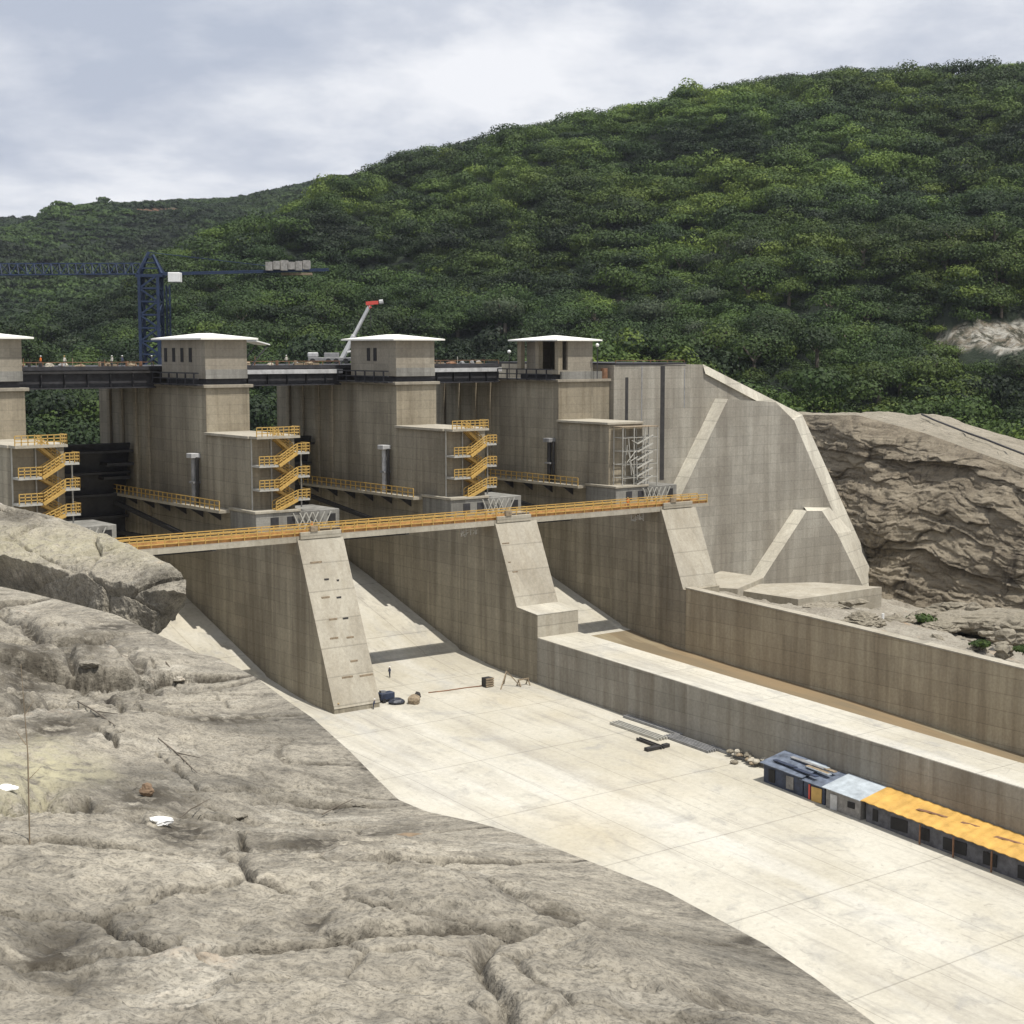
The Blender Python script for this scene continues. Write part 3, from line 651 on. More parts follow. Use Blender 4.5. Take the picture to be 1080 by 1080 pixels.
oc = [onp(875, 535.5, tB+.02), onp(898, 560, tB+.02), onp(929, 622, tB+.02)]; ol = onp(848, 535, tB+.02)
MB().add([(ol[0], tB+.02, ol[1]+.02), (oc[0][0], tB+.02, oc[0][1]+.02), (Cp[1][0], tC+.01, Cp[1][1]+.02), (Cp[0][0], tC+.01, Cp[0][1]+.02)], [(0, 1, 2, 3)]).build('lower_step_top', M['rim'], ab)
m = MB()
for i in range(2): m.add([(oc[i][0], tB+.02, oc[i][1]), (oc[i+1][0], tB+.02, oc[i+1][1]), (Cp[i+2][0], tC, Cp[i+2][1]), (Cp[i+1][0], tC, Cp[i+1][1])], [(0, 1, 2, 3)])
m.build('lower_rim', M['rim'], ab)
for px, y0, y1, w in [(661, 398, 445, .5), (677, 386, 500, .16), (699, 386, 506, .75), (722, 388, 430, .15)]:
    (sa, za_), (sb, zb_) = onp(px, y0, tA), onp(px, y1, tA)
    MB().box(sa-w/2, sa+w/2, tA, tA+.03, zb_, za_).build('drain_slot', M['gatesteel'] if w > .3 else M['grey'], ab)

# low foundation slabs at the foot of the abutment
fs_ = thing('foundation_slab', 'low bright concrete slab at the foot of the abutment steps', 'concrete slab', (66, 0, -33))
def quad_slab(pts, z, th):
    q = [on(px, py, 'z', z) for px, py in pts]; n = len(q)
    return MB().add([(a, b, z) for a, b, c in q]+[(a, b, z-th) for a, b, c in q], [tuple(range(n)), tuple(range(2*n-1, n-1, -1))]+[(i, (i+1) % n, n+(i+1) % n, n+i) for i in range(n)])
quad_slab([(775, 622), (842, 632), (930, 619), (860, 614), (796, 616)], -30.2, 2.6).build('slab', M['nose'], fs_)
fs2 = tag(quad_slab([(727, 618), (778, 621), (806, 609), (760, 602)], -29.6, 1.4).build('work_platform', M['nose']), 'pale concrete work platform between the short nose and the abutment steps', 'platform')

# ------------------------------------------------------------------ terrain helpers
def grid_mesh(name, P, mat, smooth=True, attrs=None):
    n, m_, _ = P.shape; me = bpy.data.meshes.new(name)
    idx = np.arange(n*m_).reshape(n, m_); q = np.stack([idx[:-1, :-1], idx[1:, :-1], idx[1:, 1:], idx[:-1, 1:]], -1).reshape(-1, 4)
    me.vertices.add(n*m_); me.vertices.foreach_set('co', P.reshape(-1).astype(np.float32))
    me.loops.add(q.size); me.loops.foreach_set('vertex_index', q.reshape(-1).astype(np.int32))
    me.polygons.add(len(q)); me.polygons.foreach_set('loop_start', np.arange(0, q.size, 4, dtype=np.int32)); me.polygons.foreach_set('loop_total', np.full(len(q), 4, np.int32))
    if smooth: me.polygons.foreach_set('use_smooth', np.ones(len(q), bool))
    for k, v in (attrs or {}).items():
        a = me.attributes.new(k, 'FLOAT', 'POINT'); a.data.foreach_set('value', v.reshape(-1).astype(np.float32))
    me.update(); me.validate(); me.materials.append(mat)
    o = bpy.data.objects.new(name, me); COL.objects.link(o); return o
def polyline(pts, n):
    pts = np.array(pts, float); d = np.r_[0, np.cumsum(np.linalg.norm(np.diff(pts, axis=0), axis=1))]; u = np.linspace(0, d[-1], n)
    return np.stack([np.interp(u, d, pts[:, i]) for i in range(pts.shape[1])], 1)
def resample(pts, us, n):
    pts = np.array(pts, float); u = np.linspace(us[0], us[-1], n); return np.stack([np.interp(u, us, pts[:, i]) for i in range(3)], 1)
def smooth1(P, k):
    for _ in range(k): P[1:-1] = (P[:-2]+2*P[1:-1]+P[2:])/4
    return P

# gravel ground right of the chute wall, up to the cliff foot
nearL = [W(49.15, t, z-.25) for t, z in ((-17.5, -28.6), (4.2, -27.6), (28.6, -28.3), (48.5, -29.35), (75, -30.8), (110, -33), (170, -38))]
farL = [W(75, -17.8, -33.5), at(795, 617, 214), at(930, 632, 215), at(1000, 652, 203), at(1080, 672, 188), at(1250, 715, 165), at(1500, 800, 140)]
us = [0, 1, 2, 3, 4, 5, 6]; Nn, Mm = 360, 150
A_, B_ = resample(nearL, us, Nn), resample(farL, us, Nn); smooth1(B_, 20)
v = np.linspace(0, 1.15, Mm)[None, :, None]; P = A_[:, None]*(1-v)+B_[:, None]*v
ed = np.clip(np.minimum(v[..., 0]*6, 1), 0, 1); x, y = P[..., 0], P[..., 1]
P[..., 2] += ed*(fbm(x*.13, y*.13, o=6, k=3)*1.0+np.maximum(fbm(x*.4, y*.4, o=5, k=9, ridged=True), 0)*.45)-ed*.5
struct(grid_mesh('ground', P, M['gravel']))

# excavated cliff face and the bench above it
bot = [at(800, 600, 246), at(905, 618, 232), at(932, 634, 221), at(1000, 656, 208), at(1080, 677, 193), at(1250, 715, 170), at(1500, 800, 145)]
top = [at(780, 437.5, 268), at(848, 437.5, 258), at(905, 438, 246), at(973, 456, 234), at(1079, 494, 213), at(1250, 560, 183), at(1500, 640, 160)]
bk = [at(780, 436, 300), at(848, 436, 300), at(930, 437, 290), at(990, 438.5, 285), at(1079, 465, 262), at(1250, 500, 250), at(1500, 560, 230)]
us = [0, 1, 2, 3, 4, 5, 6]; Nn = 420
B0, T0, K0 = resample(bot, us, Nn), smooth1(resample(top, us, Nn), 12), resample(bk, us, Nn)
v = np.linspace(-.12, 1, 230)[None, :, None]; P = B0[:, None]*(1-v)+T0[:, None]*v
x, y, z = P[..., 0], P[..., 1], P[..., 2]; u2 = x*.6-y*.8
env = np.clip((1-v[..., 0])*8, 0, 1)
wz = z+fbm(u2*.05, z*.05, o=4, k=5)*2.6+u2*.06
def beds(h, f, k):
    ly = np.floor(wz/h); return vnoise(u2*f+ly*3.7, ly*5.3, None, k)
disp = fbm(u2*.05, z*.10, o=4, k=21)*2.2+beds(4.2, .10, 22)*1.0+fbm(u2*.5, z*.45, o=5, k=31, g=.6)*.35
for su, sz_, k_, am, ck in ((9, 2.4, 61, .75, .2), (4.5, .8, 71, .30, .08), (1.6, .35, 81, .12, .03)):
    jx, jz = fbm(u2*.2, z*.2, o=3, k=k_+3)*.5, fbm(u2*.2+5, z*.2, o=3, k=k_+4)*.35
    e_, c_ = worley(u2/su+jx, wz/sz_+jz, k_); disp = disp+(c_-.5)*am*1.3-np.exp(-(e_/.06)**2)*ck
disp = disp*env
P[..., 0] += -AX.x*disp; P[..., 1] += -AX.y*disp; P[..., 2] += fbm(u2*.25, z*.25, o=4, k=51)*.5*env
struct(grid_mesh('cliff', P, M['cliff']))
v = np.linspace(0, 1, 90)[None, :, None]; P = T0[:, None]*(1-v)+K0[:, None]*v
x, y = P[..., 0], P[..., 1]; P[..., 2] += fbm(x*.12, y*.12, o=6, k=61)*1.1*np.clip(v[..., 0]*8, 0, 1)*np.clip((1-v[..., 0])*8, 0, 1)
P[..., 0] += 0; struct(grid_mesh('rock_bench', P, M['palerock']))
v = np.linspace(0, 1, 30)[None, :, None]; E_ = K0.copy(); E_[:, 2] -= 45; E_[:, 1] += 55; P = K0[:, None]*(1-v)+E_[:, None]*v
struct(grid_mesh('bench_back_slope', P, M['hill']))
# pipe on the bench
m = MB(); bpy.context.view_layer.update(); pp = []
for _px, _py in ((972, 441), (985, 447), (1000, 453), (1020, 461), (1040, 468), (1060, 476), (1088, 487)):
    _ok, _l, *_r = sc.ray_cast(bpy.context.evaluated_depsgraph_get(), (0, 0, 0), ray(_px, _py).normalized()); pp.append(_l+Vector((0, 0, .35)) if _ok else at(_px, _py, 250))
for a_, b_ in zip(pp, pp[1:]): m.bar(a_+Vector((0, 0, .3)), b_+Vector((0, 0, .3)), .16, 6)
m.build('drain_pipe', M['steel'], None, dam=False); o = bpy.data.objects['drain_pipe']; o.location = (0, 0, 0); o.rotation_euler = (0, 0, 0); tag(o, 'thin dark pipe running down the pale rock bench at the right', 'pipe')
# pale ledge rocks at the cliff foot
def boulder(name, c, r, label, mat, grp=None, seed=1, rough=.3, sub=3):
    o = MB().blob((0, 0, 0), r, seed, rough, sub).build(name, mat, None, dam=False, smooth=False)
    o.location = c; o.rotation_euler = (0, 0, 0); return tag(o, label, 'rock', grp)
for i, (px, py, Y, r, lab) in enumerate([(1040, 655, 184, (9, 4, 1.6), 'long pale ledge of rock at the foot of the brown cliff'), (1000, 645, 190, (3.2, 2, 1.3), 'rounded white-grey rock left of the long pale ledge'),
                                  (1078, 667, 176, (4, 3, 1.3), 'pale rock at the right edge below the brown cliff'), (910, 655, 172, (2.4, 1.6, .9), 'cream heap of rock behind the chute wall'),
                                  (990, 662, 178, (2, 1.5, .6), 'small grey rock between the two green shrubs'), (870, 640, 186, (2, 1.4, .5), 'low grey rock beside the foundation slab')]):
    boulder('boulder', at(px, py, Y), r, lab, M['palerock'], None, 40+i, .28, 4)
for i in range(26):
    px_, py_ = random.choice([(random.uniform(940, 1078), random.uniform(638, 662)), (random.uniform(860, 990), random.uniform(632, 655)), (random.uniform(980, 1078), random.uniform(668, 692))])
    r_ = random.uniform(.35, 1.1); boulder('boulder', at(px_, py_, 172+(665-py_)*.6), (r_*1.2, r_, r_*.6), 'loose pale rock on the gravel between the chute wall and the brown cliff', M['palerock'], 'loose rocks on the gravel behind the chute wall', 300+i, .35, 2)
# shrubs
def leaf_cloud(n, w, h, q, seed, lumps=6, core=True):
    """crown as many leaf-clump faces spread over overlapping lumps; returns verts, faces, tint"""
    rn = np.random.default_rng(seed); vs = []; fs = []; ti = []
    C = []
    for i in range(lumps):
        a = rn.uniform(0, 6.28); rr = rn.uniform(.12, .58) if i else 0; C.append((math.cos(a)*rr*w/2, math.sin(a)*rr*w/2, h*rn.uniform(.38, .62) if i else h*.6, w*rn.uniform(.22, .36), h*rn.uniform(.22, .40), rn.uniform(0, 1)))
    per = n//lumps
    allv, allf, allt = [], [], []; base = 0
    for cx, cy, cz, rw, rh, tl in C:
        d = rn.normal(size=(per, 3)); d[:, 2] = np.abs(d[:, 2])*1.0-.25; d /= np.linalg.norm(d, axis=1)[:, None]
        rad = (1.06-.34*rn.uniform(0, 1, per)**2)[:, None]
        c = d*rad*np.array([rw, rw, rh])+np.array([cx, cy, cz])
        nn = d*np.array([1, 1, 1.5])+rn.normal(size=(per, 3))*.30; nn /= np.linalg.norm(nn, axis=1)[:, None]
        t1 = np.cross(nn, rn.normal(size=(per, 3))); t1 /= np.linalg.norm(t1, axis=1)[:, None]; t2 = np.cross(nn, t1)
        s = q*rn.uniform(.6, 1.35, per)[:, None]
        quad = np.stack([c+t1*s, c+t2*s*rn.uniform(.6, 1, per)[:, None], c-t1*s*rn.uniform(.6, 1, per)[:, None], c-t2*s], 1)
        allv.append(quad.reshape(-1, 3)); allf.append(base+np.arange(per*4).reshape(-1, 4)); base += per*4
        allt.append(np.repeat(np.clip(.45*tl+.35*rn.uniform(0, 1, per)+.1, 0, 1), 4))
    return np.concatenate(allv), np.concatenate(allf), np.concatenate(allt)
def mesh_np(name, V, Q, mat, tint=None):
    me = bpy.data.meshes.new(name); me.vertices.add(len(V)); me.vertices.foreach_set('co', V.reshape(-1).astype(np.float32))
    me.loops.add(Q.size); me.loops.foreach_set('vertex_index', Q.reshape(-1).astype(np.int32)); k = Q.shape[1]
    me.polygons.add(len(Q)); me.polygons.foreach_set('loop_start', np.arange(0, Q.size, k, dtype=np.int32)); me.polygons.foreach_set('loop_total', np.full(len(Q), k, np.int32))
    if tint is not None: a = me.attributes.new('tint', 'FLOAT', 'POINT'); a.data.foreach_set('value', tint.astype(np.float32))
    me.update(); me.materials.append(mat); return me
def mobj(name, me, parent=None):
    o = bpy.data.objects.new(name, me); COL.objects.link(o); o.parent = parent; return o
for px, py, Y, w, lab in [(972, 655, 180, 3.6, 'dark green shrub growing on the gravel behind the chute wall'), (1036, 681, 160, 2.6, 'green shrub on the reddish soil behind the chute wall'), (1079, 686, 158, 2.0, 'small green shrub cut off by the right edge')]:
    V, Q, T = leaf_cloud(700, w, w*.42, .16, int(px)); V[:, 2] -= w*.15; b = thing('shrub', lab, 'shrub', at(px, py, Y), None, dam=False)
    mobj('foliage', mesh_np('foliage', V, Q, M['leaf_mid'], T), b)
    MB().bar(at(px, py, Y)-Vector((0, 0, .5)), at(px, py, Y)+Vector((0, 0, .2)), .07, 5).build('stem', M['bark'], b)
ps = tag(MB().bar((0, 0, 0), (0, 0, 1.3), .16, 6).build('marker_post', M['white'], None, dam=False), 'short white post standing on the gravel near the cliff foot', 'post'); ps.location = at(931, 659, 178); ps.rotation_euler = (0, 0, 0)

# ------------------------------------------------------------------ foreground rock
def project_np(P):
    cc, ss = math.cos(PITCH), math.sin(PITCH); x, y, z = P[..., 0], P[..., 1], P[..., 2]; F = np.maximum(y*cc-z*ss, .3)
    return 540+F_PX*x/F, 540-F_PX*(z*cc+y*ss)/F
lowE = [(1200, 1300, 4.6), (1040, 1150, 6.6), (940, 1073, 8), (860, 1015, 9.2), (805, 979, 10), (700, 925, 11.6), (600, 888, 13.2), (545, 868, 14.2), (500, 856, 15), (450, 846, 16), (420, 834, 17), (395, 810, 18), (370, 785, 19.4),
        (330, 750, 21.6), (300, 730, 23.2), (270, 708, 25), (230, 688, 27), (207, 683, 28.2), (178, 669, 29.5), (160, 661, 30.3), (122, 643, 32), (74, 631, 34), (37, 622, 36), (4, 615, 38), (-150, 590, 44)]
E1 = [at(*p) for p in lowE];Nn = 1150
_e = polyline(E1, 4000); _a, _b = project_np(_e); _c = np.r_[0, np.cumsum(np.hypot(np.diff(_a), np.diff(_b)))]; _u = np.linspace(0, _c[-1], Nn); E1 = smooth1(np.stack([np.interp(_u, _c, _e[:, i]) for i in range(3)], 1), 6)
I1 = resample([(2.5, -1.0, -2.0), (0.5, -2.0, -1.75), (-4, 0, -1.6), (-10, 6, -1.9), (-18, 20, -3.3), (-32, 42, -4.8)], [0, .15, .35, .55, .8, 1], Nn)
Mi = 760
v = (np.linspace(0, 1, Mi)**1.25)[None, :, None]; P = E1[:, None]*(1-v)+I1[:, None]*v
x, y = P[..., 0], P[..., 1]; vv = v[..., 0]; dist = np.linalg.norm((P-E1[:, None])[..., :2], axis=-1)
env = np.clip(dist/2.2, 0, 1); scl = np.clip(y/16, .35, 1.6)
wv = x*.9+y*.35
qa, qb = x*.80+y*.60, -x*.60+y*.80                                     # joint directions of the slab
wx, wy = fbm(x*.35, y*.35, o=4, k=101)*.9, fbm(x*.35+9, y*.35, o=4, k=106)*.9
h = fbm(x*.14+3, y*.14, o=4, k=71)*.5*scl+fbm(x*.55, y*.45, o=6, k=81, g=.6)*.13*scl+fbm(x*1.7, y*1.7, o=6, k=91, g=.62)*.075+np.maximum(fbm(x*3.3, y*3.3, o=4, k=96, ridged=True), 0)*.045
crack_shade = np.zeros_like(h)
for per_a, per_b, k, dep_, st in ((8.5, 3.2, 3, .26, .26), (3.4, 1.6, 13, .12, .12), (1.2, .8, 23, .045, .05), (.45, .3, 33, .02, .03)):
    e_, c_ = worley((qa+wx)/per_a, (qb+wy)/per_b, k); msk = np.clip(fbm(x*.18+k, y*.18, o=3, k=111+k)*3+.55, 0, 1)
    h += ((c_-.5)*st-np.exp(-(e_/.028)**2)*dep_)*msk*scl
    crack_shade = crack_shade+np.exp(-(e_/.035)**2)*msk*(1. if per_a > 3 else .4)
pa, pb = project_np(P)
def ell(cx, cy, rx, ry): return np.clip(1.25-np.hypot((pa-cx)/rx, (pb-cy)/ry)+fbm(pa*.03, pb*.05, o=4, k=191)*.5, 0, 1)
moss_shade = np.clip(crack_shade, 0, 1)  # crack lines darkened in colour to read as shaded crevices
for q in ((20, 690, 60, 32), (75, 672, 65, 20), (60, 750, 60, 18), (230, 740, 50, 10), (150, 830, 60, 14), (120, 712, 45, 12), (330, 868, 85, 22), (250, 885, 50, 16), (190, 860, 35, 14), (395, 858, 40, 14), (170, 640, 30, 8), (100, 740, 40, 8), (60, 1010, 60, 30), (330, 978, 30, 10), (760, 1065, 50, 12), (120, 655, 40, 6)): moss_shade = np.maximum(moss_shade, ell(*q))  # shaded hollows and real moss patches painted in one dark tone
def segd(pts):
    d_ = np.full(pa.shape, 1e3)
    for (ax_, ay_), (bx_, by_) in zip(pts, pts[1:]):
        t_ = np.clip(((pa-ax_)*(bx_-ax_)+(pb-ay_)*(by_-ay_))/((bx_-ax_)**2+(by_-ay_)**2), 0, 1); d_ = np.minimum(d_, np.hypot(pa-ax_-t_*(bx_-ax_), pb-ay_-t_*(by_-ay_)))
    return d_
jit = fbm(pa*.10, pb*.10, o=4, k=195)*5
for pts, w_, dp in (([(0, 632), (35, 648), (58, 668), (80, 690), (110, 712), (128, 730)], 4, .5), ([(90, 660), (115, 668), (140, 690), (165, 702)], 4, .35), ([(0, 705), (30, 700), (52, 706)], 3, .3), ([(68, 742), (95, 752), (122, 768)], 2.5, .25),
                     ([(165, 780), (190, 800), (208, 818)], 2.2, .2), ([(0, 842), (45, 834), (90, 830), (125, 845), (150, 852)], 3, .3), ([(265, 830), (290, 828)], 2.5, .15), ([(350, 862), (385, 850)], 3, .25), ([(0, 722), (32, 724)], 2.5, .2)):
    d_ = segd(pts)+jit; g_ = np.exp(-(np.maximum(d_, 0)/w_)**2); h -= g_*dp*.26*scl; moss_shade = np.maximum(moss_shade, g_)  # carved crevices also darkened in colour, a painted shade
lich = np.maximum(ell(45, 800, 75, 34), ell(20, 575, 60, 20)*.6); h -= moss_shade*.05
P[..., 2] += h*env-.10*(1-env)
# overhanging drop beyond the edge
u_ = np.linspace(0, 1, 120)[None, :, None]
out = E1.copy(); nrm = np.zeros_like(E1); tg = np.gradient(E1, axis=0); nrm[:, 0] = tg[:, 1]; nrm[:, 1] = -tg[:, 0]; nrm /= np.linalg.norm(nrm[:, :2], axis=1)[:, None]+1e-9
for _ in range(40): nrm[1:-1] = (nrm[:-2]+2*nrm[1:-1]+nrm[2:])/4
sgn = 1 if (nrm[400]@np.array([1, 1, 0])) > 0 else -1; nrm *= sgn
D = E1[:, None]+nrm[:, None]*(u_*9)+np.array([0, 0, -1])*(u_**.8)*34; D[..., 2] -= .10
D[..., 0] += fbm(D[..., 1]*.3, D[..., 2]*.3, o=5, k=141)*1.2*u_[..., 0]; D[..., 1] += fbm(D[..., 0]*.3, D[..., 2]*.3, o=5, k=151)*1.2*u_[..., 0]
P = np.concatenate([D[:, ::-1][:, :-1], P], 1)
pad = P.shape[1]-moss_shade.shape[1]; moss_shade = np.concatenate([np.repeat(moss_shade[:, :1]*0, pad, 1), moss_shade], 1); lich = np.concatenate([np.repeat(lich[:, :1]*0, pad, 1), lich], 1)
struct(grid_mesh('rock_slab', P, M['rock'], True, {'moss_shade': moss_shade, 'lichen_light': lich}))
# upper ledge: lit top, shaded overhanging flank
Tt = [at(*p) for p in [(-150, 505, 56), (0, 533, 48), (60, 545, 45), (100, 560, 42.5), (130, 575, 40), (160, 590, 38), (186, 607, 36), (196, 619, 35)]]
Kk = [at(*p) for p in [(-150, 585, 44), (4, 588, 38.6), (60, 602, 36.8), (100, 612, 35.6), (135, 618, 34.8), (160, 621, 34.2), (183, 623, 34), (196, 626, 34.2)]]
Lw = [at(*p) for p in [(-150, 610, 45), (4, 622, 39.5), (74, 638, 36.5), (115, 650, 35), (140, 660, 34.4), (160, 667, 34.2), (178, 655, 34.6), (194, 637, 34.8)]]
us = list(range(8)); Nn = 520
Tt, Kk, Lw = [smooth1(resample(q, us, Nn), 30) for q in (Tt, Kk, Lw)]
v1 = np.linspace(0, 1, 170)[None, :, None]; top_ = Tt[:, None]*(1-v1)+Kk[:, None]*v1; top_[..., 2] += (np.sin(np.pi*v1[..., 0])*.28)
v2 = np.linspace(0, 1, 110)[None, 1:, None] if False else np.linspace(0, 1, 110)[1:][None, :, None]; fl_ = Kk[:, None]*(1-v2)+Lw[:, None]*v2
v0 = np.linspace(1, 0, 40)[:-1][None, :, None]; bk_ = Tt[:, None]+np.array([-2.6, 3.2, 0])*v0*2+np.array([0, 0, -1])*(v0**1.6)*14
v3 = np.linspace(0, 1, 30)[1:][None, :, None]; un_ = Lw[:, None]+np.array([-4.5, 2.5, -3.2])*v3
P = np.concatenate([bk_, top_, fl_, un_], 1); x, y, z = P[..., 0], P[..., 1], P[..., 2]
n1_ = fbm(x*.35, y*.3, z*.5, o=6, k=161)*.34+fbm(x*.9, y*.9, z*.9, o=5, k=171, ridged=True)*.16+fbm(x*3, y*3, z*3, o=5, k=181, g=.65)*.10
e_, c_ = worley((x*.5+y*.3+z*1.2)/1.6, (x*.7-y*.4)/2.6, 44); n1_ += (c_-.5)*.22-np.exp(-(e_/.05)**2)*.12
en = np.clip(np.abs(np.arange(P.shape[1])-38)/14., .3, 1)[None]
P[..., 2] += n1_*en*.8; P[..., 1] -= n1_*en*.6
la_, lb_ = project_np(P); struct(grid_mesh('rock_ledge', P, M['rock'], True, {'moss_shade': np.clip(1.2-np.hypot((la_-25)/30, (lb_-545)/10), 0, 1)*.6, 'lichen_light': np.clip(.7-np.abs(lb_-575)/40, 0, 1)*.8}))  # pale band paints the ledge top brighter, as if sunlit; small dark patch
# things lying on the rock
def on_rock(px, py, Y): return at(px, py, Y)
dep = lambda py: 1.9/ max(.05, math.tan(PITCH+math.atan((py-540)/F_PX)))
def stand(px, py, Y0):    # drop onto the slab by ray casting
    bpy.context.view_layer.update(); dg = bpy.context.evaluated_depsgraph_get(); r = ray(px, py).normalized()
    hit, loc, nr, i, ob, mt = sc.ray_cast(dg, (0, 0, 0), r); return loc if hit else at(px, py, Y0)
q = stand(31, 889, 6)
tw = thing('dry_stalk', 'thin dry plant stalk standing upright in front of the yellowish rock patch', 'plant', q, None, dam=False)
hgt = (at(30, 700, q.y)-at(30, 889, q.y)).length
m = MB(); m.bar(q-Vector((0, 0, .2)), q+Vector((.01, 0, hgt*.5)), .006, 5); m.bar(q+Vector((.01, 0, hgt*.5)), q+Vector((-.02, 0, hgt)), .005, 5, .002); m.build('stem', M['wood'], tw)
m = MB()
for k, dd in ((.35, .10), (.55, -.08), (.72, .06)): m.bar(q+Vector((0, 0, hgt*k)), q+Vector((dd, .02, hgt*k+.10)), .003, 4, .001)
m.build('twig', M['wood'], tw)
for (x0_, y0_), (x1_, y1_) in [((82, 742), (122, 768)), ((167, 781), (208, 818)), ((190, 866), (212, 852)), ((175, 700), (188, 720)), ((100, 745), (112, 736)), ((340, 862), (365, 852))]:
    a_, b_ = stand(x0_, y0_, 12), stand(x1_, y1_, 12)
    if (b_-a_).length > 3 or (b_-a_).length < .05: continue
    m_ = a_.lerp(b_, .5)+Vector((0, 0, .05)); tq = thing('dry_twig', 'dry reddish-brown twig lying on the foreground rock slab', 'twig', a_, 'dry twigs on the foreground rock', dam=False); r_ = .0005*a_.y
    m = MB(); m.bar(a_+Vector((0, 0, .03)), m_, r_, 5); m.bar(m_, b_+Vector((0, 0, .03)), r_, 5, r_*.5); m.bar(m_, m_.lerp(b_, .6)+Vector((.12, .05, .08)), r_*.6, 4, r_*.3); m.build('stem', M['bark'], tq)
for px, py, sx, lab in [(171, 869, .10, 'crumpled white plastic piece lying beside the orange stone'), (8, 833, .09, 'white plastic piece lying at the left edge of the rock')]:
    q = stand(px, py, 9); o = MB().blob((0, 0, .02), (sx, sx*.55, .035), int(px), .35, 3).build('plastic_litter', M['white'], None, dam=False); o.location = q; o.rotation_euler = (0, 0, .2); tag(o, lab, 'litter')
q = stand(155, 838, 9); boulder('stone', q+Vector((0, 0, .05)), (.07, .06, .06), 'orange-brown stone on the rock just above the white plastic piece', plain('orange_stone', (.20, .135, .085), .9, 0, .3, 8), None, 5, .25, 3)
q = stand(434, 882, 13); boulder('stone', q+Vector((0, 0, -.02)), (.17, .12, .05), 'flat rusty-brown stone near the lower right rim of the rock', plain('rusty_stone', (.19, .14, .09), .9, 0, .4, 5), None, 15, .25, 3)
for i, (px, py, sc0) in enumerate([(95, 700, .32), (60, 735, .4), (215, 760, .25), (250, 860, .3), (330, 868, .35), (120, 770, .28), (300, 800, .2), (190, 715, .22), (380, 850, .25), (75, 870, .22), (550, 950, .2), (420, 960, .25), (150, 960, .3), (640, 1020, .2), (300, 1030, .25)]):
    q = stand(px, py, 10); rr = sc0*q.y/12*.22
    boulder('loose_stone', q+Vector((0, 0, -rr*.1)), (rr, rr*.8, rr*.4), 'loose grey stone lying on the foreground rock slab', M['rock'], 'loose stones on the foreground rock', 70+i, .35, 3)

# ------------------------------------------------------------------ hills
def hill_fn(ridge, base, depth_t, depth_b, zb, gul, k, pw=1.0):
    rx = [r[0] for r in ridge]; ry = [r[1] for r in ridge]
    def fn(c, v):
        Yt = np.interp(c, depth_t[0], depth_t[1]); Yb = np.interp(c, depth_b[0], depth_b[1])
        py = np.interp(c, rx, ry); vv_ = -(py-540)/F_PX; cc, ss = math.cos(PITCH), math.sin(PITCH)
        zt = Yt*(vv_*cc-ss)/(cc+vv_*ss); Y = Yb+(Yt-Yb)*v; z = zb+(zt-zb)*np.abs(v)**pw
        X = (c-540)/F_PX/ (cc+vv_*ss)*Y
        e = np.clip(np.minimum(v, 1-v)*4, 0, 1)
        z = z+e*(fbm(X*gul[0], Y*gul[0]*.5, o=5, k=k, ridged=True)*gul[1]+fbm(X*gul[0]*4, Y*gul[0]*3, o=4, k=k+9)*gul[1]*.3)
        return np.stack([X, Y, z], -1)
    return fn
ridge1 = [(-600, 400), (-250, 396), (0, 368), (100, 336), (190, 296), (260, 258), (330, 216), (380, 192), (415, 181), (460, 167), (505, 155), (551, 142), (600, 128), (640, 118), (680, 112), (765, 99), (800, 87), (863, 81), (935, 77), (990, 76), (1033, 73), (1080, 66), (1300, 40), (1700, 30)]
ridge1 = [(a_, b_+7+float(np.clip((a_-400)/300, 0, 1))*9) for a_, b_ in ridge1]
H1 = hill_fn(ridge1, None, ([-600, 0, 200, 415, 1080, 1700], [620, 700, 850, 1000, 860, 800]), ([-600, 0, 540, 1080, 1700], [300, 300, 310, 320, 330]), -62, (.0065, 34), 201, .92)
ridge2 = [(-600, 240), (-200, 232), (0, 227), (40, 225), (62, 220), (90, 221), (130, 219), (150, 215), (200, 210), (260, 203), (300, 195), (330, 188), (352, 182), (400, 181), (440, 184), (520, 200), (800, 260)]
ridge2 = [(a_, b_+6) for a_, b_ in ridge2]
H2 = hill_fn(ridge2, None, ([-600, 400, 800], [2100, 1900, 1800]), ([-600, 800], [640, 800]), -60, (.0035, 55), 301, .95)
def scar_mask(c, py):
    n = fbm(c*.09, py*.22, o=5, k=401, g=.65)*1.7
    s = np.clip(2.4-((c-1085)/80)**2*1.6-((py-352-(1085-c)*.06)/15)**2*1.6+n*1.6, 0, 1)
    s = np.maximum(s, np.clip(1.1-np.abs(py-361)/2.2, 0, 1)*(c > 985)*(c < 1300))
    s = np.maximum(s, np.clip(.75-((c-632)/38)**2-((py-325)/17)**2+n*1.5, 0, 1)*.55)
    s = np.maximum(s, np.clip(1.1-((c-60)/16)**2-((py-355)/5)**2+n*2, 0, 1))
    e = np.clip(1.2-((c-465)/30)**2-((py-342)/4)**2+n*1.6, 0, 1)
    e = np.maximum(e, np.clip(.95-((c-163)/32)**2-((py-222)/4)**2+n*.8, 0, 1))
    return s, e
def project(P):
    cc, ss = math.cos(PITCH), math.sin(PITCH); x, y, z = P[..., 0], P[..., 1], P[..., 2]; F = y*cc-z*ss
    return 540+F_PX*x/F, 540-F_PX*(z*cc+y*ss)/F
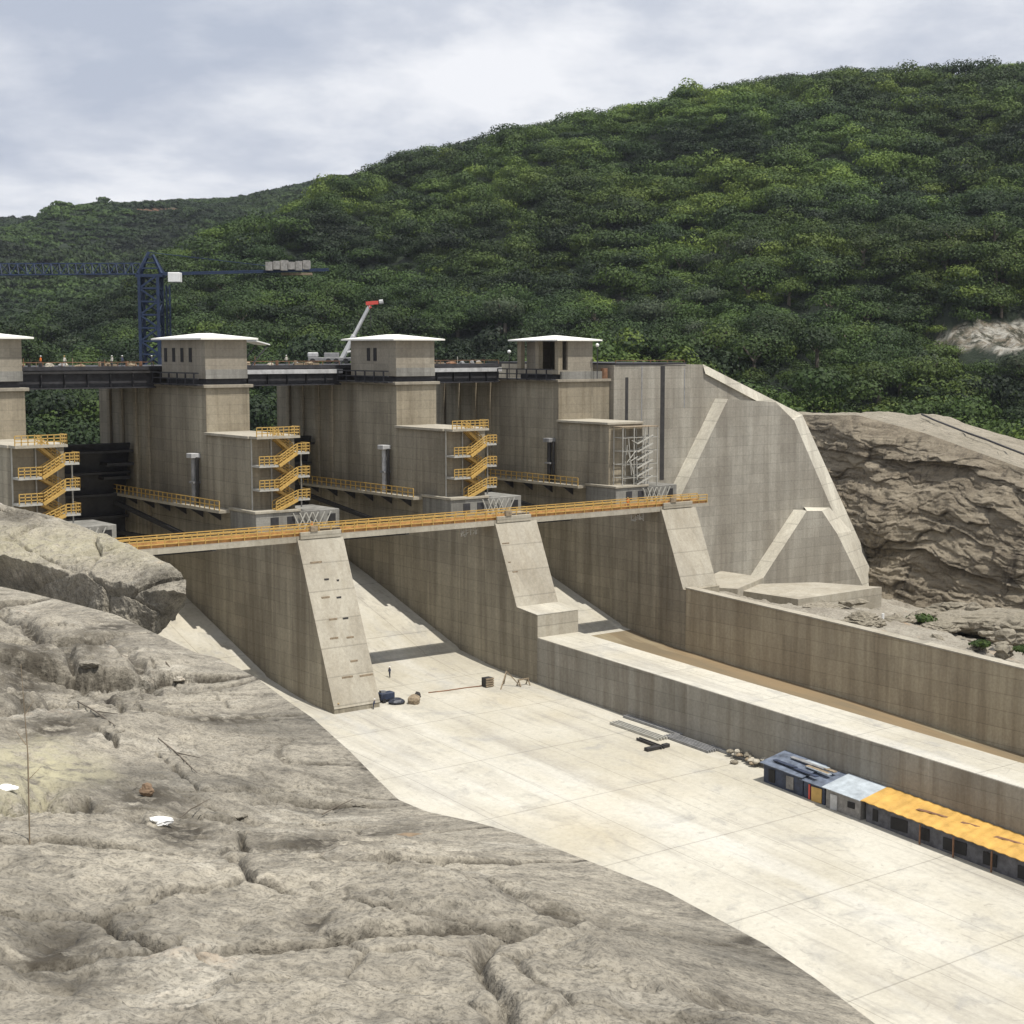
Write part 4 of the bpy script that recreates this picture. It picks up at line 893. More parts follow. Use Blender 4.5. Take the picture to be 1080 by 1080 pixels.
for nm, fn, c0, c1 in (('hillside', H1, -600, 1700), ('far_hill', H2, -600, 800)):
    C_, V_ = np.meshgrid(np.linspace(c0, c1, 500), np.r_[np.linspace(0, 1, 240), 1.15, 1.5], indexing='ij')
    P = fn(C_, np.minimum(V_, 1)); ov = V_ > 1; P[..., 1] += np.where(ov, (V_-1)*500, 0); P[..., 2] -= np.where(ov, (V_-1)*250, 0)
    a, b = project(P); s, e = scar_mask(a, b); 
    if nm == 'far_hill': s = s*0
    else: e = np.where(b < 260, 0, e)
    struct(grid_mesh(nm, P, M['hill'], True, {'scar': s, 'earth': e}))
m = MB(); m.add([(-3000, -200, -66), (3000, -200, -66), (3000, 3600, -66), (-3000, 3600, -66)], [(0, 1, 2, 3)])
o = m.build('valley_ground', M['hill'], None, dam=False); o.location = (0, 0, 0); o.rotation_euler = (0, 0, 0); struct(o)

# trees: prototypes, then the largest ones as single trees and the rest of the wood as one mass
def scatter(fn, c0, c1, v0, v1, n, rn, minlen):
    c = rn.uniform(c0, c1, n); v = rn.uniform(v0, v1, n); P = fn(c, v); return c, v, P
rn = np.random.default_rng(5)
def crowns_mass(name, P, wid, tint, protos, mat):
    Vs, Qs, Ts = [], [], []; base = 0
    pi = rn.integers(0, len(protos), len(P)); ang = rn.uniform(0, 6.28, len(P))
    for j, (V, Q, T) in enumerate(protos):
        ii = np.where(pi == j)[0]
        if not len(ii): continue
        ca, sa = np.cos(ang[ii]), np.sin(ang[ii]); s = wid[ii]
        X = V[None, :, 0]*ca[:, None]-V[None, :, 1]*sa[:, None]; Y = V[None, :, 0]*sa[:, None]+V[None, :, 1]*ca[:, None]
        hh = s*rn.uniform(.75, 1.25, len(ii))
        vv_ = np.stack([X*s[:, None], Y*s[:, None], V[None, :, 2]*hh[:, None]], -1)+P[ii][:, None]
        q = Q[None]+(np.arange(len(ii))*len(V))[:, None, None]+base
        t = np.clip(tint[ii][:, None]*.85+(T[None]-.5)*.26+.06, 0, 1)
        Vs.append(vv_.reshape(-1, 3)); Qs.append(q.reshape(-1, 4)); Ts.append(t.reshape(-1)); base += len(ii)*len(V)
    me = mesh_np(name, np.concatenate(Vs), np.concatenate(Qs), mat, np.concatenate(Ts)); return mobj(name, me)
def tints(P, k):
    a = fbm(P[:, 0]*.012, P[:, 2]*.03+P[:, 1]*.006, o=3, k=k)*.9+.34
    return np.clip(a+rn.normal(size=len(P))*.24+(rn.uniform(size=len(P)) < .08)*.35, 0, 1)
rng_scar = lambda k: RNG.uniform(size=k)
n = 23500; c, v, P = scatter(H1, -160, 1240, .0, 1., n, rn, 7)
Yw = P[:, 1]; keep = rn.uniform(size=n) < np.clip((Yw/1000)**1.0, .25, 1)     # even density per area in a fan-shaped layout
a, b = project(P); s, e = scar_mask(a, b); keep &= ~((s > .25) | ((e > .3) & (b > 260)))
for dy_ in (7, 14, 21, 27): s, e = scar_mask(a, b-dy_); keep &= ~((s > .6) & (rng_scar(len(a)) < .93))
keep &= (b < 640); c, v, P, a, b = c[keep], v[keep], P[keep], a[keep], b[keep]
wid = 7+15*rn.uniform(size=len(P))**2.1; P = P+np.stack([0*wid, 0*wid, -1.8+(wid-8)*.22+rn.uniform(-1, 1.5, len(P))], 1)
tint1 = tints(P, 501)
# which trees show largest: near, inside the frame, not hidden behind the dam
vis = (a > -10) & (a < 1090) & (((b < 383) & (a < 740)) | ((a > 745) & (b < 384+np.clip((a-740)*.5, 0, 52))) | ((a > 28) & (a < 100) & (b < 462)) | ((a > 266) & (a < 288) & (b < 450)))
appar = np.where(vis, wid/P[:, 1], 0); order = np.argsort(-appar)[:290]
ind = np.zeros(len(P), bool); ind[order] = True
protoM = [leaf_cloud(640, 1, .56, .025, 900+i, 4+i % 4) for i in range(7)]
o = crowns_mass('forest', P[~ind], wid[~ind], tint1[~ind], protoM, M['leaf']); tag(o, 'dense green forest covering the big hillside behind the dam', 'forest', None, 'stuff')
n = 34000; c2_, v2_, P2 = scatter(H2, -160, 620, .0, 1., n, rn, 12)
a2, b2 = project(P2); s, e = scar_mask(a2, b2); k2 = ~(e > .3) & (rn.uniform(size=n) < np.clip(P2[:, 1]/1900, .3, 1)); P2 = P2[k2]; 
o = crowns_mass('far_forest', P2-np.array([0, 0, 2]), rn.uniform(10, 19, len(P2)), tints(P2, 601)*.45, [leaf_cloud(110, 1, .36, .07, 950+i, 5) for i in range(4)], M['leaf'])
tag(o, 'distant bluish green forest on the far ridge at the left', 'forest', None, 'stuff')
kinds = [('dark', M['leaf_dark'], 'broad dark green tree on the wooded hillside behind the dam'), ('mid', M['leaf_mid'], 'medium green round tree on the wooded hillside behind the dam'),
         ('bright', M['leaf_bright'], 'bright yellow-green tree on the wooded hillside behind the dam'), ('grey', M['leaf_grey'], 'dull grey-green tree on the wooded hillside behind the dam')]
protos = []
for j, (kn, mt, lab) in enumerate(kinds):
    for vv_ in range(2):
        V, Q, T = leaf_cloud(1500, 1, .5, .018, 700+j*10+vv_, 7)
        tr = bpy.data.objects.new('hillside_tree', None); COL.objects.link(tr)
        tag(tr, lab, 'tree', ['dark trees on the hillside', 'medium green trees on the hillside', 'bright trees on the hillside', 'grey-green trees on the hillside'][j])
        mobj('crown', mesh_np('crown', V, Q, mt, T), tr)
        t_ = MB(); t_.bar((0, 0, -.12), (0, 0, .28), .035, 6, .018)
        for an in (0, 2.1, 4.2): t_.bar((0, 0, .14), (math.cos(an)*.2, math.sin(an)*.2, .36), .014, 4, .006)
        tk = t_.build('trunk', M['bark'], None, dam=False); tk.parent = tr; tk.location = (0, 0, 0); tk.rotation_euler = (0, 0, 0)
        protos.append([tr, False])
for i in order:
    tt_ = tint1[i]; j = 3 if rn.uniform() < .08 else (0 if tt_ < .36 else 1 if tt_ < .66 else 2)
    pr = protos[j*2+int(rn.integers(0, 2))]
    o = pr[0] if not pr[1] else copy_tree(pr[0]); pr[1] = True
    o.location = Vector(P[i]); w = float(wid[i]); o.scale = (w, w, w*float(rn.uniform(.8, 1.2))); o.rotation_euler = (0, 0, float(rn.uniform(0, 6.28)))
for pr in protos:
    if not pr[1]:
        for ch in list(pr[0].children): bpy.data.objects.remove(ch)
        bpy.data.objects.remove(pr[0])

# ------------------------------------------------------------------ tower crane
YC = 232.; pb = at(161, 392, YC); base = Vector((pb.x, pb.y, -16))
tc_ = thing('tower_crane', 'blue lattice tower crane with long jib behind the bridge deck', 'tower crane', base, None, dam=False)
px1 = YC/F_PX
def lattice(m, p, q, w, h, n, r, tri=False):
    p, q = Vector(p), Vector(q); d = (q-p).normalized(); up = Vector((0, 0, 1)) if abs(d.z) < .9 else Vector((0, 1, 0)); a = d.cross(up).normalized(); b = a.cross(d)
    cs = [a*w/2-b*0, -a*w/2, b*h] if tri else [a*w/2+b*h/2, -a*w/2+b*h/2, -a*w/2-b*h/2, a*w/2-b*h/2]
    for c in cs: m.bar(p+c, q+c, r)
    k = len(cs)
    for i in range(n):
        u0, u1 = p.lerp(q, i/n), p.lerp(q, (i+1)/n)
        for j in range(k):
            c0, c1 = cs[j], cs[(j+1) % k]
            if i % 2: c0, c1 = c1, c0
            m.bar(u0+c0, u1+c1, r*.6); m.bar(u0+cs[j], u0+cs[(j+1) % k], r*.6)
zj = at(161, 289, YC).z; zt_ = at(161, 266, YC).z
m = MB(); lattice(m, base, Vector((base.x, base.y, zj-.2)), 2.7, 2.7, 14, .21); m.build('mast', M['blue'], tc_)
m = MB(); lattice(m, base+Vector((2.4, .5, 0)), Vector((base.x+2.4, base.y+.5, zj-1.6)), .5, .5, 20, .06); m.build('ladder', M['blue'], tc_)
m = MB(); top = Vector((base.x-.2, base.y, zt_)); m.bar((base.x-1.6, base.y-1, zj), top, .17); m.bar((base.x+1.8, base.y-1, zj), top+Vector((.6, 0, -.4)), .17); m.bar((base.x-1.6, base.y+1, zj), top, .17); m.bar((base.x+1.8, base.y+1, zj), top+Vector((.6, 0, -.4)), .17)
for k in (.25, .5, .75): m.bar((base.x-1.6*(1-k), base.y-1, zj+(zt_-zj)*k), (base.x+1.8*(1-k), base.y-1, zj+(zt_-zj)*k), .10)
m.box(base.x-1.9, base.x+1.9, base.y-1.4, base.y+1.4, zj-.5, zj-.05); m.build('tower_head', M['blue'], tc_)
jl = at(-160, 291, YC-20); jr = at(345, 284.5, YC+12)
m = MB(); lattice(m, Vector((base.x-1.5, base.y, zj)), Vector((jl.x, jl.y, jl.z)), 1.3, 1.55, 34, .085, True); m.build('jib', M['blue'], tc_)
m = MB(); lattice(m, Vector((base.x+1.5, base.y, zj)), Vector((jr.x, jr.y, jr.z)), 1.3, .25, 18, .09, False)
m.bar(top, Vector((jr.x-6, jr.y-1, jr.z+.2)), .05); m.build('counter_jib', M['blue'], tc_)
d = (jr-base).to_2d().normalized(); q0 = at(281, 283, YC+7); q1 = at(328, 283, YC+11)
m = MB()
for i in range(6):
    p = q0.lerp(q1, i/6); m.box(p.x, p.x+(q1.x-q0.x)/6-.08, p.y-.9, p.y+.9, p.z-.35+.15*(i % 2), p.z+1.05+.2*((i*7) % 3-1)*.6)
m.build('counterweight', plain('weathered_concrete_blocks', (.27, .26, .24), .9, 0, .4, 2), tc_)
m = MB(); p = at(318, 285, YC+10); m.box(p.x-3, p.x+1.6, p.y-.7, p.y+.7, p.z-.75, p.z-.4); m.build('winch_frame', M['wood'], tc_)
p = at(184.5, 293, YC-2); m = MB(); m.box(p.x-.85, p.x+.85, p.y-.9, p.y+.9, p.z-.65, p.z+.75); m.build('operator_cab', M['white'], tc_, .08)

# crane boom on the deck
bs = at(357, 386, 203)
mc = thing('mobile_crane', 'truck crane on the bridge deck with raised white boom and red tip', 'mobile crane', Vector((bs.x, bs.y, -1.95)), None, dam=False)
tip = at(390, 322, 201); bq = Vector((bs.x, bs.y, bs.z+.1)); mid = bq.lerp(tip, .5)
m = MB(); m.bar(bq, mid, .24); m.bar(mid, tip, .17); bm_ = m.build('boom', M['white'], mc)
m = MB(); t2 = at(386.5, 319, 201); m.bar(at(386, 320, 201), at(399, 319, 201), .22); m.bar(at(389, 321, 201), at(391, 325, 201), .16); m.build('boom_head', M['red'], bm_)
m = MB(); m.bar(at(400, 318.5, 201), at(404, 318, 201), .3, 8); m.build('sheave', M['light'], bm_)
m = MB(); m.bar(at(391, 325, 201), at(391, 345, 201), .035); m.build('hoist_rope', M['steel'], mc)
u0 = bq+Vector((-1.6, .4, 0)); m = MB(); m.box(u0.x-2.2, u0.x+3.4, u0.y-1, u0.y+1, -1.6, -1.15); m.box(u0.x-.2, u0.x+1.6, u0.y-.8, u0.y+.8, -1.15, -.55); m.build('chassis', M['grey'], mc, .05)
m = MB(); m.box(u0.x-2.3, u0.x-1.1, u0.y-.9, u0.y+.9, -1.14, -.5); m.build('cab', M['light'], mc, .12)
for dx_ in (-1.6, .4, 1.4, 2.6):
    for s2 in (-1, 1): MB().bar((u0.x+dx_, u0.y+s2*1.0, -1.6), (u0.x+dx_, u0.y+s2*1.25, -1.6), .34, 14).build('wheel', M['rubber'], mc)
m = MB(); m.bar(at(366, 371, 202), at(372, 370, 202), .12); m.build('crossbar', M['white'], mc)

# ------------------------------------------------------------------ people
def person_mat(name, trousers, shirt):
    m, nt, b, L = nodes(name); b.inputs['Roughness'].default_value = .85
    tcx = NN(nt, 'ShaderNodeTexCoord'); s = NN(nt, 'ShaderNodeSeparateXYZ'); L(tcx.outputs['Object'], s.inputs[0])
    r = ramp(nt, [(0, (.03, .025, .02)), (.06, trousers), (.50, shirt), (.84, (.30, .17, .11))], 'CONSTANT'); L(s.outputs[2], r.inputs[0]); L(r.outputs[0], b.inputs['Base Color']); return m
PM = [person_mat('orange_vest_clothes', (.03, .04, .08), (.65, .17, .03)), person_mat('dark_work_clothes', (.03, .035, .05), (.05, .06, .10)), person_mat('pale_shirt_clothes', (.05, .05, .07), (.5, .48, .42))]
def person(loc, h, face, mat, hat, label, lean=0., armr=.3):
    root = bpy.data.objects.new('person', None); COL.objects.link(root); root.location = loc; root.rotation_euler = (0, 0, face); root.scale = (h, h, h)
    tag(root, label, 'person', 'workers on the dam')
    y = -lean
    J = [(0, 0, .53, .085), (0, y*.4, .66, .078), (0, y*.8, .79, .085), (0, y, .86, .032), (0, y*1.1, .92, .055), (0, y*1.15, .975, .045),     # pelvis, waist, chest, neck, head, crown
         (.085, y*.8, .81, .042), (.135, y*.7-.02, .66, .032), (.13, y*.7-armr*.3, .54, .024), (.13, y*.7-armr*.4, .49, .022),
         (-.085, y*.8, .81, .042), (-.135, y*.7+.01, .66, .032), (-.14, y*.7-.05, .54, .024), (-.14, y*.7-.06, .49, .022),
         (.05, 0, .50, .06), (.06, -.04, .27, .045), (.065, .0, .05, .03), (.065, -.08, .02, .028),
         (-.05, 0, .50, .06), (-.06, .03, .27, .045), (-.07, .07, .05, .03), (-.07, -.01, .02, .028)]
    Eg = [(0, 1), (1, 2), (2, 3), (3, 4), (4, 5), (2, 6), (6, 7), (7, 8), (8, 9), (2, 10), (10, 11), (11, 12), (12, 13), (0, 14), (14, 15), (15, 16), (16, 17), (0, 18), (18, 19), (19, 20), (20, 21)]
    me = bpy.data.meshes.new('body'); me.from_pydata([j[:3] for j in J], Eg, []); me.materials.append(mat)
    o = bpy.data.objects.new('body', me); COL.objects.link(o); o.parent = root
    sk = o.modifiers.new('Skin', 'SKIN'); 
    for i, j in enumerate(J): me.skin_vertices[0].data[i].radius = (j[3], j[3]*.8)
    me.skin_vertices[0].data[0].use_root = True
    o.modifiers.new('Sub', 'SUBSURF').levels = 1; o.modifiers['Sub'].render_levels = 1
    hm = MB().blob((0, y*1.15, .985), (.072, .085, .045), 1, 0, 2); hm.bar((0, y*1.15, .965), (0, y*1.15, .975), .09, 12)
    k = hm.build('hard_hat', hat, None, dam=False); k.parent = root; k.location = (0, 0, 0); k.rotation_euler = (0, 0, 0)
    return root
def at_floor(px, py):
    zg = -34.; 
    for _ in range(12):
        s, t, z = on(px, py, 'z', zg); zg = fz(t)
    return s, t, zg
def pf_(px, py, h, *a, **k): return person(W(*at_floor(px, py)), h, *a, **k)
# Skin modifier needs its data layer: create by adding the modifier through the object first
def ensure_skin():
    pass
HW, HY = M['white'], M['yellow']
pf_(411, 714.5, 1.15, -.6, PM[1], HW, 'worker in dark clothes standing alone on the chute floor right of the long nose')
pf_(356, 752, .95, .9, PM[1], HY, 'worker in dark clothes at the left foot of the long nose', .12)
pf_(394, 748, 1.0, 2.0, PM[1], HW, 'worker in dark clothes at the right foot of the long nose', .1)
dz = -1.95
for px, t, m_, hat, lab in [(43, -31.6, PM[0], HW, 'worker in orange vest, leftmost of those on the left bridge deck'), (68, -31.4, PM[2], HY, 'worker in pale shirt, second from the left on the left bridge deck'),
                            (118, -31.4, PM[2], HW, 'worker in pale shirt, third from the left on the left bridge deck'), (129, -32.0, PM[1], HW, 'worker in dark clothes, fourth from the left on the left bridge deck'),
                            (160, -31.5, PM[1], HW, 'worker in dark clothes beside the gate house with four windows'), (302, -31.5, PM[2], HW, 'worker in pale shirt between the two gate houses, left of the crane boom')]:
    s, tt, z = on(px, 380, 't', t); person(W(s, t, dz), 1.15, random.uniform(0, 6), m_, hat, lab)
for px, lab in [(329, 'worker in orange vest on the footbridge above the long nose'), (662, 'worker in orange vest on the footbridge before the abutment pier')]:
    s, tt, z = on(px, 555, 't', -1.5); person(W(s, -1.5, -18.18), 1.2, random.uniform(0, 6), PM[0], HY, lab)

# ------------------------------------------------------------------ sheds along the dividing wall
def shed(name, s0, s1, t0, t1, h, wallm, roofm, label, cat, corr=False, over=.35):
    z0 = fz(t0); z1 = fz(t1); root = thing(name, label, cat, ((s0+s1)/2, (t0+t1)/2, (z0+z1)/2), 'site sheds along the dividing wall')
    zr0, zr1 = z0+h, z1+h
    m = MB(); m.add([(s0, t0, z0), (s1, t0, z0), (s1, t1, z1), (s0, t1, z1), (s0, t0, zr0), (s1, t0, zr0), (s1, t1, zr1), (s0, t1, zr1)],
                    [(3, 2, 1, 0), (0, 1, 5, 4), (1, 2, 6, 5), (2, 3, 7, 6), (3, 0, 4, 7), (4, 5, 6, 7)]); m.build('wall', wallm, root)
    m = MB(); a, b = s0-over, s1+.1; n = int((t1-t0)/.45) if corr else 1; vs = []; fs = []
    for i in range(n+1):
        t = t0-.2+(t1-t0+.4)*i/n; z = zr0+(zr1-zr0)*i/n+.06+(.06*(i % 2) if corr else 0); vs += [(a, t, z), (b, t, z+.55), (a, t, z+.05), (b, t, z+.60)]
    for i in range(n): k = 4*i; fs += [(k+2, k+3, k+7, k+6), (k, k+4, k+5, k+1), (k, k+2, k+6, k+4), (k+1, k+5, k+7, k+3)]
    fs += [(0, 1, 3, 2), (4*n, 4*n+2, 4*n+3, 4*n+1)]; m.add(vs, fs); m.build('roof', roofm, root)
    return root
M['shedwall'] = plain('dark_shed_wall', (.085, .085, .095), .8, 0, .5, 1.5)
roof_y = plain('yellow_sheet_roof', (.50, .295, .07), .7, 0, .28, .8); roof_b = plain('blue_grey_sheets', (.11, .13, .17), .5, 0, .55, 1.2); roof_w = plain('pale_sheet_roof', (.36, .40, .43), .6, 0, .3, 1)
s1_ = shed('site_shed', 21.1, 23.8, 41.8, 46.2, 1.6, M['navy'], roof_b, 'dark blue site shed with blue-grey patched roof, farthest of the row', 'shed')
for t, w, mt in ((42.4, .7, M['dark']), (44.4, .8, M['cabinwall'])): MB().box(21.03, 21.09, t, t+w, fz(t)+.2, fz(t)+1.3).build('window', mt, s1_)
s2_ = shed('site_shed', 21.1, 23.8, 46.3, 48.6, 1.45, M['navy'], roof_b, 'low dark shed with an ochre door, second of the row from the far end', 'shed')
MB().box(21.02, 21.09, 47.2, 48.3, fz(48)+.05, fz(48)+1.25).build('door', M['ochre'], s2_); MB().box(21.0, 21.09, 46.9, 47.05, fz(47)+.05, fz(47)+1.3).build('post', M['red'], s2_)
for i in range(9):
    a = 21.2+random.random()*2.1; t = 41.8+random.random()*4.2; z = fz(t)+1.88+(a-21)*.17
    o = MB().add([(a, t, z), (a+.35, t+.1, z+.02), (a+.25, t+2.6, z-.12), (a-.1, t+2.5, z-.14), (a, t, z+.08), (a+.35, t+.1, z+.1), (a+.25, t+2.6, z-.04), (a-.1, t+2.5, z-.06)], [(0, 1, 2, 3), (4, 5, 6, 7), (0, 1, 5, 4), (1, 2, 6, 5), (2, 3, 7, 6), (3, 0, 4, 7)]).build('roof_board', [M['grey'], M['wood'], M['navy'], roof_w][i % 4], s1_)
s3_ = shed('site_office', 20.9, 23.8, 48.9, 52.5, 1.6, M['cabinwall'], roof_w, 'grey site office with pale flat roof between the dark shed and the yellow roof', 'office cabin')
MB().box(20.82, 20.89, 51.2, 51.9, fz(52)+.75, fz(52)+1.25).build('window', M['dark'], s3_); MB().box(20.82, 20.89, 49.4, 50.1, fz(50)+.05, fz(50)+1.3).build('door', M['light'], s3_)
s4_ = shed('yellow_roofed_shed', 21.1, 23.8, 52.9, 78, 1.65, M['shedwall'], roof_y, 'long grey shed with bright yellow sheet roof at the lower right', 'shed', True, .5)
for t, w_ in ((53.6, .5), (55.4, 1.6), (58.2, .9), (60.4, 2.1), (64, 1.2), (67, 1.8)): MB().box(21.02, 21.09, t, t+w_, fz(t+w_)+.35, fz(t+w_)+1.3).build('opening', M['dark'], s4_)
for t in (58.5, 61.6, 65, 68.2): MB().bar((20.68, t, fz(t)), (20.68, t, fz(t)+1.6), .05).build('post', M['rail_rust'], s4_)
for t, a in ((57, 22.0), (60.5, 22.5), (64, 22.2)):
    MB().add([(a, t, fz(t)+2.08), (a+.35, t+.1, fz(t)+2.12), (a+.7, t+2.6, fz(t+2.6)+2.16), (a+.5, t+2.6, fz(t+2.6)+2.12), (a+.3, t+1, fz(t)+2.15)], [(0, 1, 4), (1, 2, 4), (2, 3, 4), (3, 0, 4), (0, 3, 2, 1)]).build('torn_sheet', M['rail_rust'], s4_)

# ------------------------------------------------------------------ stacks, tools and debris on the chute floor
def fl(px, py): s, t, z = at_floor(px, py); return s, t, z
def planks(px, py, n, ln, mat, name, label, ang=0., gap=.35, w=.14):
    s, t, z = fl(px, py); r = thing(name, label, 'building material', (s, t, z))
    for i in range(n):
        a = s+i*gap; z0 = fz(t)+.04; MB().add([(a, t, z0), (a+w, t, z0), (a+w+ang, t+ln, fz(t+ln)+.04), (a+ang, t+ln, fz(t+ln)+.04), (a, t, z0+.22), (a+w, t, z0+.22), (a+w+ang, t+ln, fz(t+ln)+.26), (a+ang, t+ln, fz(t+ln)+.26)],
            [(0, 1, 2, 3), (4, 5, 6, 7), (0, 1, 5, 4), (1, 2, 6, 5), (2, 3, 7, 6), (3, 0, 4, 7)]).build('plank', mat, r)
    return r
planks(657, 757, 6, 7.5, M['grey'], 'beam_stack', 'stack of grey steel beams lying along the foot of the dividing wall', .3)
planks(643, 764, 4, 6.5, M['galv'], 'beam_row', 'row of pale metal beams on the white floor left of the grey stack', .2)
planks(700, 778, 5, 5.5, M['grey'], 'beam_bundle', 'bundle of grey beams at the wall foot just right of the main stack', .25, .3)
planks(671, 781, 2, 3.2, M['gatesteel'], 'plank_pair', 'pair of dark planks on the floor below the pale beams', .1)
planks(747, 789, 3, 5, M['grey'], 'timber_stack', 'small stack of planks between the beams and the rubble heap', .3)
for i, (px, py, w, l) in enumerate([(688, 791, .5, 1.6), (702, 788, .45, .7)]):
    s, t, z = fl(px, py); tag(MB().box(s-l/2, s+l/2, t-w/2, t+w/2, z+.003, z+.32).build('metal_box', M['gatesteel'], None, .03), ['long', 'short'][i]+' dark metal box lying on the white floor below the beams', 'box')
rb = thing('rubble_heap', 'pale rubble heap at the left end of the dark blue shed', 'rubble', fl(795, 808))
s, t, z = fl(790, 808)
for i in range(24):
    a, b_ = random.gauss(0, .9), random.gauss(0, 1.6); r0 = random.uniform(.2, .5); MB().blob((s+a+1, t+b_-1, fz(t+b_-1)+r0*.5+max(0, .5-abs(a)*.4)), (r0, r0*.8, r0*.6), i, .3, 2).build('rubble_piece', [M['rubble'], M['wood'], M['palerock']][i % 3], rb)
for i, (px, py, mt, r0, lab) in enumerate([(418, 742, 'tarp', (.8, .5, .4), 'heap under a blue-black tarp beside the foot of the long nose'), (437, 742, 'wood', (.75, .55, .5), 'brown sack heap right of the tarp heap at the nose foot'),
                                           (441, 735, 'gatesteel', (.35, .3, .3), 'small dark bucket heap above the brown sacks')]):
    s, t, z = fl(px, py); tag(MB().blob((s, t, z+r0[2]*.5), r0, 30+i, .25, 3).build('tarp_heap' if i == 0 else 'sack_heap' if i == 1 else 'bucket_heap', M[mt]), lab, 'heap')
s, t, z = fl(414, 741); gn = thing('generator', 'dark blue generator on wheels next to the tarp heap', 'generator', (s, t, z))
MB().box(s-1.1, s+.5, t-1.2, t-.3, z+.25, z+.95).build('body', M['navy'], gn, .06); MB().box(s-.9, s-.4, t-1.0, t-.6, z+.95, z+1.15).build('exhaust', M['grey'], gn)
for a in (-.8, .2):
    for b_ in (-1.25, -.25): MB().bar((s+a, t+b_, z+.22), (s+a, t+b_+.1, z+.22), .22, 12).build('wheel', M['rubber'], gn)
s, t, z = fl(514, 724); cr = thing('wooden_crate', 'dark slatted crate on the chute floor left of the tripod', 'crate', (s, t, z))
for i in range(4): MB().box(s-.5, s+.5, t+.42, t+.48, z+.05+i*.24, z+.22+i*.24).build('slat', M['wood'], cr)
MB().box(s-.46, s+.46, t-.4, t+.4, z+.01, z+.95).build('body', M['gatesteel'], cr, .03)
s, t, z = fl(535, 724); tp = thing('tripod', 'wooden tripod of poles on the chute floor beside the slatted crate', 'tripod', (s, t, z))
apex = (s-.1, t, z+1.6)
for a, b_ in ((-1.3, .6), (1.2, .7), (.4, -1.1)): MB().bar((s+a, t+b_, fz(t+b_)), apex, .05).build('leg', M['wood'], tp)
s, t, z = fl(552, 723); sh = thing('sawhorse', 'low brown sawhorse right of the wooden tripod', 'sawhorse', (s, t, z))
MB().box(s-.7, s+.7, t-.07, t+.07, z+.6, z+.72).build('beam', M['wood'], sh)
for a in (-.6, .6):
    for b_ in (-.35, .35): MB().bar((s+a, t+b_, z), (s+a, t, z+.62), .045).build('leg', M['wood'], sh)
# hose across the floor
m = MB(); hp = [(452, 731), (470, 729), (490, 726), (508, 724)]; hp = [fl(*p) for p in hp]
for a_, b_ in zip(hp, hp[1:]): m.bar(Vector(a_)+Vector((0, 0, .05)), Vector(b_)+Vector((0, 0, .05)), .06, 6)
tag(m.build('hose', M['rail_rust']), 'thin brown hose running across the chute floor towards the crate', 'hose')
# clutter on the decks
for i, (px, t, r0, mt, lab) in enumerate([(52, -31.3, (.7, .5, .4), 'rubble', 'grey bundle of material on the left bridge deck, near the leftmost worker'), (84, -31.2, (.9, .4, .25), 'wood', 'low brown bundle in the middle of the left bridge deck'),
                                  (140, -31.2, (.8, .5, .3), 'wood', 'brown bundle on the left bridge deck near the gate house with four windows'), (285, -31.2, (.7, .5, .3), 'rubble', 'grey bundle on the deck just right of the gate house with four windows'),
                                  (325, -31.2, (1., .5, .35), 'wood', 'brown bundle on the deck left of the crane boom'), (476, -31.2, (1.2, .6, .35), 'rail_rust', 'dark red bundle on the deck right of the gate house with two windows'),
                                  (505, -31.2, (.9, .5, .3), 'wood', 'brown bundle on the deck left of the open gate house')]):
    s, tt, z = on(px, 382, 't', t); r0 = tuple(q*.6 for q in r0); tag(MB().blob((s, t, -1.95+r0[2]*.5), r0, 60+i, .3, 3).build('material_bundle', M[mt]), lab, 'building material')
for dn, (d0, d1), n_ in (('left', (-19, -1.5), 20), ('middle', (5.6, 22.5), 16), ('right', (30, 47), 16)):
    for i in range(n_):
        s = random.uniform(d0, d1); t = random.uniform(-32.5, -30.9); kd = random.choice(['bundle', 'drum', 'post', 'pallet']); g_ = 'small clutter on the %s bridge deck' % dn; lb = 'small %s among the clutter on the %s bridge deck' % ({'bundle': 'grey bundle', 'drum': 'drum', 'post': 'upright post', 'pallet': 'flat timber pallet'}[kd], dn)
        if kd == 'bundle': o = MB().blob((s, t, -1.8), (.35, .25, .22), 500+i, .3, 2).build('bundle', M[random.choice(['rubble', 'wood', 'grey'])])
        elif kd == 'drum': o = MB().bar((s, t, -1.95), (s, t, -1.4), .18, 10).build('drum', M[random.choice(['rail_rust', 'gatesteel', 'wood'])])
        elif kd == 'post': o = MB().bar((s, t, -1.95), (s, t, -1.95+random.uniform(.5, 1.1)), .05, 5).build('post', M[random.choice(['wood', 'galv', 'rail_rust'])])
        else: o = MB().box(s-.45, s+.45, t-.3, t+.3, -1.94, -1.7).build('pallet', M['wood'])
        tag(o, lb, kd, g_+' '+kd+'s')
for px, py, t, lab in [(537, 371, -30.0, 'round white floodlight at the left of the open gate house'), (630, 364, -17.9, 'round white floodlight at the right of the open gate house')]:
    s, tt, z = on(px, py, 't', t); l_ = thing('floodlight', lab, 'floodlight', (s, t, -3.8), 'floodlights beside the open gate house')
    MB().bar((s, t, -3.8), (s, t, z), .06, 6).build('pole', M['steel'], l_); MB().blob((s, t, z), (.24, .24, .24), 3, 0, 2).build('lamp', M['white'], l_)
s, tt, z = on(647, 397, 't', TT+.2); tag(MB().bar((55.8, TT-.35, -3.8), (55.8, TT-.35, -2.5), .45, 12).build('oil_drum', M['rail_rust']), 'dark red drum at the right end of the open gate house', 'drum')
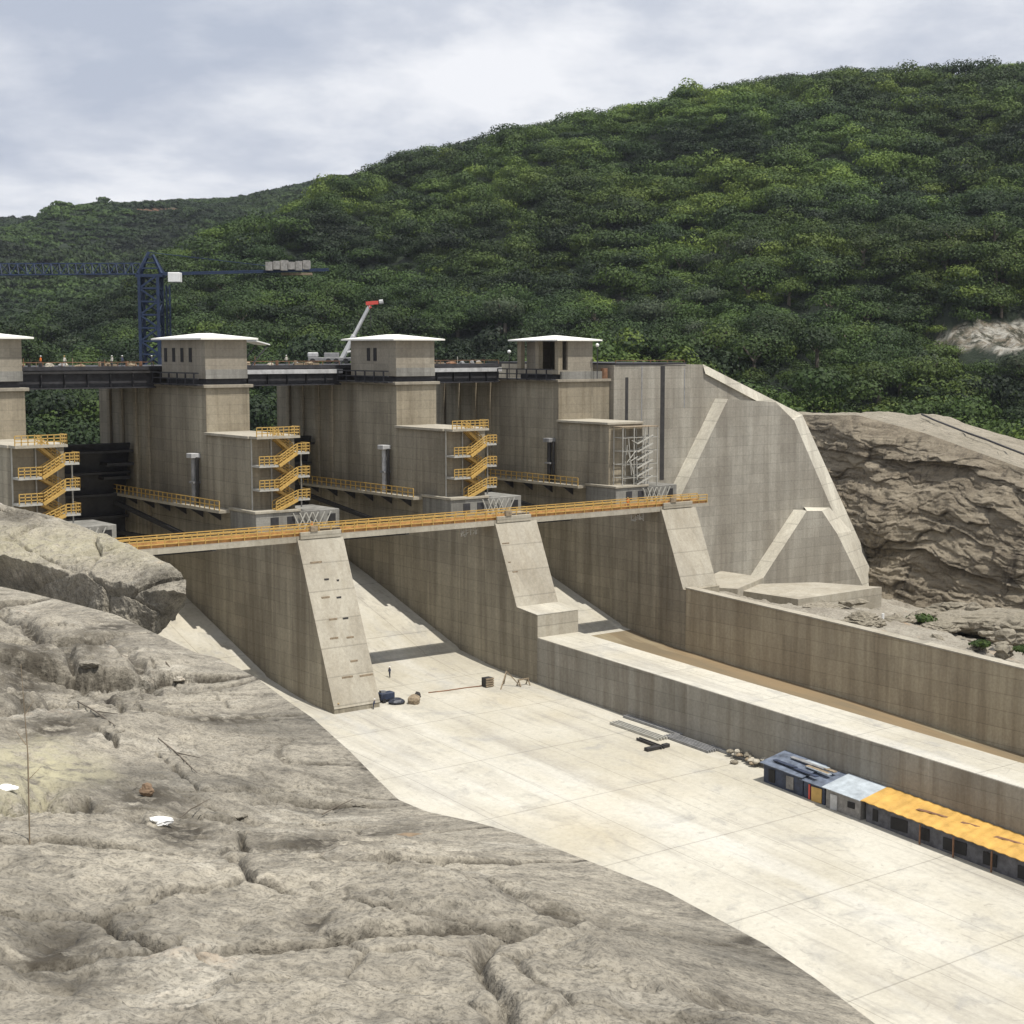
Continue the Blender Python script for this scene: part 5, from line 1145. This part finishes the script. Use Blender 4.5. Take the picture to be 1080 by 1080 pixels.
for s0, lab in ((2.2, 'dark scaffold frame hanging at the left side of the gate house with four windows'), (26, 'dark scaffold frame at the left side of the gate house with two windows'), (50, 'dark scaffold frame at the left side of the open gate house')):
    sfr = thing('work_scaffold', lab, 'scaffold', (s0-2.9, -25, ZC+.3), 'dark work scaffolds beside the gate houses'); m = MB()
    for t in range(-30, -18, 2): m.bar((s0-2.9, t, -3.9), (s0-2.9, t, -2.6), .07); m.bar((s0-2.9, t, -3.9), (s0-2.2, t, -3.9), .06)
    m.bar((s0-2.9, -30, -2.6), (s0-2.9, -19, -2.6), .07); m.bar((s0-2.9, -30, -3.2), (s0-2.9, -19, -3.2), .06); m.build('frame', M['steel'], sfr)
    MB().box(s0-3.2, s0-2.56, -30, -18.6, -3.9, -3.78).build('plank_floor', M['steel'], sfr)
# pipe debris hanging under the footbridge
for s0, t0, lab in ((20.3, -1, 'tangle of pale tubes under the footbridge left of the stepped nose'), (44.3, -1, 'tangle of pale tubes under the footbridge left of the short nose')):
    m = MB()
    for i in range(10): m.bar((s0+random.uniform(-.2, 2.2), t0+random.uniform(-.6, .3), -18.8-random.random()*.9), (s0+random.uniform(-.2, 2.4), t0+random.uniform(-.6, .3), -18.75-random.random()*1.1), .045)
    for i in range(4): m.bar((s0+i*.6, t0, -18.7), (s0+i*.6, t0, -19.6), .04)
    tag(m.build('hanging_scaffold', M['galv']), lab, 'scaffold', 'tube tangles under the footbridge')

# ------------------------------------------------------------------ haze
HAZE = True
if HAZE:
    m = MB().box(-3100, 3100, -260, 3700, -67.5, 420); o = m.build('haze', bpy.data.materials.new('haze_air'), None, dam=False); o.location = (0, 0, 0); o.rotation_euler = (0, 0, 0)
    mt = o.data.materials[0]; mt.use_nodes = True; nt = mt.node_tree; nt.nodes.remove(nt.nodes['Principled BSDF'])
    pv = nt.nodes.new('ShaderNodeVolumePrincipled'); pv.inputs['Color'].default_value = (.82, .88, 1, 1); pv.inputs['Density'].default_value = .000042; pv.inputs['Anisotropy'].default_value = .2
    nt.links.new(pv.outputs[0], nt.nodes['Material Output'].inputs['Volume']); tag(o, kind='stuff'); o['label'] = 'thin pale haze in the air over the valley'; o['category'] = 'haze'
